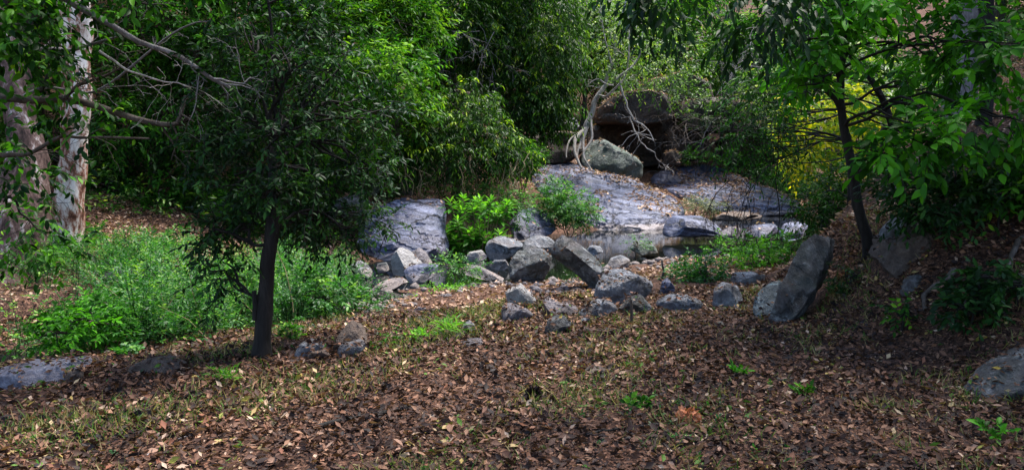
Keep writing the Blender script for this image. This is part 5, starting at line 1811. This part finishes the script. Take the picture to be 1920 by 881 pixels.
# --- shaded undergrowth on the far bank and hillside
rs = np.random.default_rng(112)
n = 26000
ys = rs.uniform(13, 60, n) ** 1.0
xs = rs.uniform(-.85, .85, n) * ys
s_, w_ = creek_dist(xs, ys)
nz = fbm(np.stack([xs * .35, ys * .35, xs * 0 + 90], 1), 3)
u_ = CX + FPX * xs / ys
keep = (-s_ - w_ > 3.2) & (nz > -.12) | ((s_ - w_ > 2.5) & (ys > 15) & (xs > 7) & (nz > -.2))
keep &= ~((u_ > 960) & (u_ < 1480) & (ys < 33.5))
keep &= ~((u_ > 600) & (u_ < 1060) & (ys < 19.5))
xs, ys, nz = xs[keep][:11000], ys[keep][:11000], nz[keep][:11000]
z0 = gz(xs, ys)
A = np.stack([xs, ys, z0 + rs.uniform(.05, 1.0, len(xs)) * (0.5 + nz.clip(0, 1))], 1)
D_ = np.c_[rs.normal(0, .6, (len(xs), 2)), rs.uniform(0, 1, len(xs))]
cm = MB()
sprays(A, D_, .5, 9, .13, .045, rs, .3, .9, .2).into(cm)
tag(cm.build('undergrowth', 'leaf_hill'), 'shaded low undergrowth covering the far bank and hillside', 'undergrowth', kind='stuff')

# --- hillside trees
protos = []
for k in range(3):
    r2 = np.random.default_rng(300 + k)
    h = [5.2, 6.0, 4.6][k]
    lbs = []
    for q_ in range(8):
        a = q_ * 2.4 + k
        lbs.append(((math.cos(a) * r2.uniform(.6, 1.7), math.sin(a) * r2.uniform(.6, 1.7), h * r2.uniform(.38, 1.0)), (r2.uniform(.9, 1.5), r2.uniform(.9, 1.5), r2.uniform(.7, 1.1)), 190))
    t = make_tree('tree', 'leafy tree among those covering the far hillside', (0, 0, 0), [(0, 0, -.3), (.1, 0, h * .3), (-.05, .1, h * .6), (.1, 0, h)], .13, .05, lbs, .19, .07, 9, .55,
                  ['leaf_hill', 'leaf_mid', 'leaf_hill'][k], 'bark_brown', 310 + k, group='trees covering the far hillside', droop=.35, hang=.35, tint=(.05, .95), gap=.1, freq=.8, nsub=3)
    protos.append(t)
r2 = np.random.default_rng(320)
spots = []
for row, (d, step) in enumerate([(25, 170), (30, 130), (37, 115), (46, 105)]):
    u = -160 + row * 31
    while u < 2080:
        dd = d + r2.uniform(-2, 2)
        uu = u + r2.uniform(-30, 30)
        x = (uu - CX) / FPX * dd
        s1, w1 = creek_dist(np.array([x]), np.array([dd]))
        ok = abs(s1[0]) > w1[0] + 2.0
        if row < 2 and 930 < uu < 1470:
            ok = False
        if row == 2 and 1080 < uu < 1400:
            ok = False
        if ok:
            spots.append((x, dd))
        u += step
veil = [(3.2, 36.5), (5.4, 37.5), (7.6, 36.8), (9.8, 37.5), (6.4, 41), (11.5, 34.5)]
spots += veil + [(12.2, 21.5), (14.5, 20.0), (16, 24.5), (10.5, 27.0) , (17.5, 21.0)]
used = [False] * 3
for k, (x, y) in enumerate(spots):
    p = k % 3
    if not used[p]:
        o = protos[p]
        used[p] = True
    else:
        o = copy_tree(protos[p])
    o.location = (x, y, gz1(x, y))
    o.rotation_euler = (0, 0, r2.uniform(0, 6.28))
    s = r2.uniform(.85, 1.25)
    uu = CX + FPX * x / y
    zone = 0 if uu < 400 else 1 if uu < 950 else 2 if uu < 1450 else 3
    o['label'] = ['leafy tree on the shaded hillside behind the peeling trunks', 'leafy tree on the hillside above the layered slab and weeping bush',
                  'pale leafy tree on the open hillside above the cliff blocks', 'leafy tree on the slope behind the yellow-leaved shrub and right bank'][zone]
    o['group'] = ['trees on the left hillside', 'trees on the hillside above the slab', 'trees above the cliff', 'trees on the right slope'][zone]
    o.scale = (s, s, s * r2.uniform(.9, 1.15))

# --- tall canopy trees added to block light and shade the banks
r3 = np.random.default_rng(330)
lbs = []
for q_ in range(9):
    a = q_ * 2.4
    lbs.append(((math.cos(a) * r3.uniform(1.2, 2.9), math.sin(a) * r3.uniform(1.2, 2.9), r3.uniform(4.8, 7.6)), (r3.uniform(1.5, 2.1), r3.uniform(1.5, 2.1), r3.uniform(.8, 1.2)), 480))
CANOPY = [(-4.6, 20.5, 'tall canopy tree added for shade on the far bank behind the small dark-trunked tree'), (-10.5, 18.0, 'tall canopy tree added to shade the scrub behind the peeling trunks'),
          (-7.5, 21.5, 'tall canopy tree added for shade on the hillside behind the spreading tree'), (-14.5, 20.5, 'tall canopy tree added for shade at the far left of the hillside'), (-1.8, 24.0, 'tall canopy tree added for shade above the weeping bush'),
          (-12.5, 12.5, 'tall canopy tree added for shade beyond the left edge of the scrub'), (11.5, 13.0, 'tall canopy tree added for shade on the right bank behind the broad grey trunk'), 
          (15.0, 17.5, 'tall canopy tree added for shade on the slope at the far right'), (8.2, 9.6, 'tall canopy tree added for shade at the right edge of the bank')]
ct = make_tree('tree', CANOPY[0][2], (0, 0, 0), [(0, 0, -.3), (.1, 0, 2), (-.05, .1, 4.5), (.1, 0, 6.8)], .19, .08, lbs, .16, .055, 9, .5, 'leaf_mid', 'bark_brown', 331,
               group='tall canopy trees added to shade the creek banks', droop=.4, hang=.4, tint=(.0, .8), gap=.05, freq=.7, nsub=4)
for k, (x, y, lb) in enumerate(CANOPY):
    o = ct if k == 0 else copy_tree(ct)
    o.location = (x, y, gz1(x, y))
    o.rotation_euler = (0, 0, r3.uniform(0, 6.28))
    q_ = r3.uniform(.9, 1.1)
    o.scale = (q_, q_, q_)
    o['label'] = lb

# dark shrubs on the shaded left bank
bush('dark shrub on the shaded earth bank left of the small tree', 300, 430, 16.0, [(250, 400, 15.8, 60, .7, 40, 240), (320, 385, 16.2, 50, .7, 40, 200), (200, 380, 16.5, 50, .7, 50, 200)], 'leaf_mid', 141, L=.11, W=.04, tint=(.0, .7))
bush('dark leafy shrub in shadow behind the small dark-trunked tree', 420, 440, 16.5, [(420, 390, 16.4, 60, .7, 50, 240), (480, 400, 16.2, 50, .7, 40, 200), (560, 420, 15.6, 60, .6, 36, 200)], 'leaf_mid', 142, L=.11, W=.04, tint=(.0, .7))
bush('shrub clump at the foot of the peeling pale trunk', 150, 470, 13.6, [(150, 450, 13.6, 50, .5, 30, 130), (90, 430, 14, 50, .5, 36, 130)], 'leaf_mid', 143, L=.09, W=.04, tint=(.1, .9))
bush('dim bush in the hollow above the layered slab', 720, 360, 18.6, [(720, 345, 18.4, 60, .5, 24, 160), (640, 330, 18.2, 50, .6, 36, 160)], 'leaf_dark', 144, L=.12, W=.035)

# --- odds and ends on the clearing floor
def floor_stick(label, pts, r0, r1, mat='bark_dark', seed=0, forks=0):
    rq = np.random.default_rng(400 + seed)
    pp = [hit(u, v) + np.array([0, 0, r0 * .7 + .004]) for u, v in pts]
    mb = MB()
    Q = limb(mb, pp, r0, r1, rq, 18, .02, 7)
    for _ in range(forks):
        k = rq.integers(5, 16)
        dd = nrm(Q[k] - Q[k - 1]) + np.array([rq.normal(0, .6), rq.normal(0, .6), .15])
        bare(mb, Q[k], dd, rq.uniform(.12, .3), r1, rq, 1, 2, .25, .3, 4, .002)
    tag(mb.build('fallen_stick', mat, None, tuple(pp[0]), smooth=True), label, 'stick')


floor_stick('dark fallen branch lying across the clearing floor', [(590, 806), (650, 792), (710, 782), (745, 768), (775, 772)], .016, .009, seed=1, forks=4)
floor_stick('long curved dead twig on the litter at lower left', [(90, 826), (150, 796), (215, 778), (300, 760), (345, 745)], .007, .003, seed=2, forks=3)
floor_stick('short dead twig crossing the long curved one', [(95, 824), (160, 818), (215, 795), (260, 780)], .005, .002, seed=3, forks=2)
floor_stick('thin stick at the lower left below the dark trunk', [(300, 815), (320, 785), (350, 765), (385, 735)], .005, .002, seed=4)
floor_stick('dark stick in the litter near the pale seedling', [(1098, 818), (1140, 812), (1180, 806), (1215, 800)], .008, .005, seed=5, forks=1)
floor_stick('pale bent twig beside the rusty husk', [(1280, 736), (1300, 734), (1314, 742)], .004, .003, 'bark_pale', seed=6)
floor_stick('faint stick on the litter at the bottom left', [(270, 860), (330, 830), (365, 815)], .005, .003, 'bark_grey', seed=7)
# little stake
h = hit(1183, 606)
mb = MB()
limb(mb, [h - np.array([0, 0, .02]), h + np.array([.004, 0, .09]), h + np.array([-.002, 0, .21])], .016, .012, rng, 7, .004, 7)
tag(mb.build('wooden_stake', 'bark_brown', None, tuple(h), smooth=True), 'short weathered stake standing before the weathered boulder', 'stake')
# rusty husk: radiating dry fronds
h = hit(1288, 794)
rh = np.random.default_rng(420)
n = 150
a = rh.uniform(0, 6.28, n)
el = rh.uniform(-.05, 1.3, n)
dd = np.c_[np.cos(a) * np.cos(el), np.sin(a) * np.cos(el), np.sin(el)]
root = thing('dry_husk', 'rusty orange dried husk lying on the litter', 'husk', h)
cm = MB()
Leaves(np.tile(h + np.array([0, 0, .02]), (n, 1)) + dd * np.array([.05, .05, .04]), dd * .35 + np.c_[-np.sin(a), np.cos(a), np.full(n, -.3)] * rh.uniform(-1, 1, (n, 1)), dd, rh.uniform(.03, .05, n), rh.uniform(.012, .022, n), rh.random(n)).into(cm, 'full')
cm.build('fibres', 'husk', root)
core = MB()
core.add(Sv * np.array([.058, .058, .046]) * (1 + rh.normal(0, .08, (len(Sv), 1))) + h + np.array([0, 0, .022]), Sf)
core.build('core', 'husk', root, smooth=True)
# dark dried clump
h = hit(1001, 748)
root = thing('dry_husk', 'dark curled dried clump on the litter near the centre', 'husk', h)
n = 90
a = rh.uniform(0, 6.28, n)
el = rh.uniform(-.05, 1.3, n)
dd = np.c_[np.cos(a) * np.cos(el), np.sin(a) * np.cos(el), np.sin(el)]
cm = MB()
Leaves(np.tile(h + np.array([0, 0, .02]), (n, 1)) + dd * .02, dd, rh.normal(size=(n, 3)) + np.array([0, 0, 1]), rh.uniform(.03, .055, n), rh.uniform(.012, .03, n), rh.random(n) * .15).into(cm, 'full')
cm.build('curled_leaves', 'litter', root)
# pale scrap on the bank
h = hit(1797, 424)
mb = MB()
V = Sv * np.array([.065, .05, .028]) * (1 + rh.normal(0, .2, (len(Sv), 1))) + h + np.array([0, 0, .02])
mb.add(V, Sf)
tag(mb.build('pale_stone', 'rock_pale', None, tuple(h), smooth=True), 'small white stone lying on top of the right bank', 'stone')
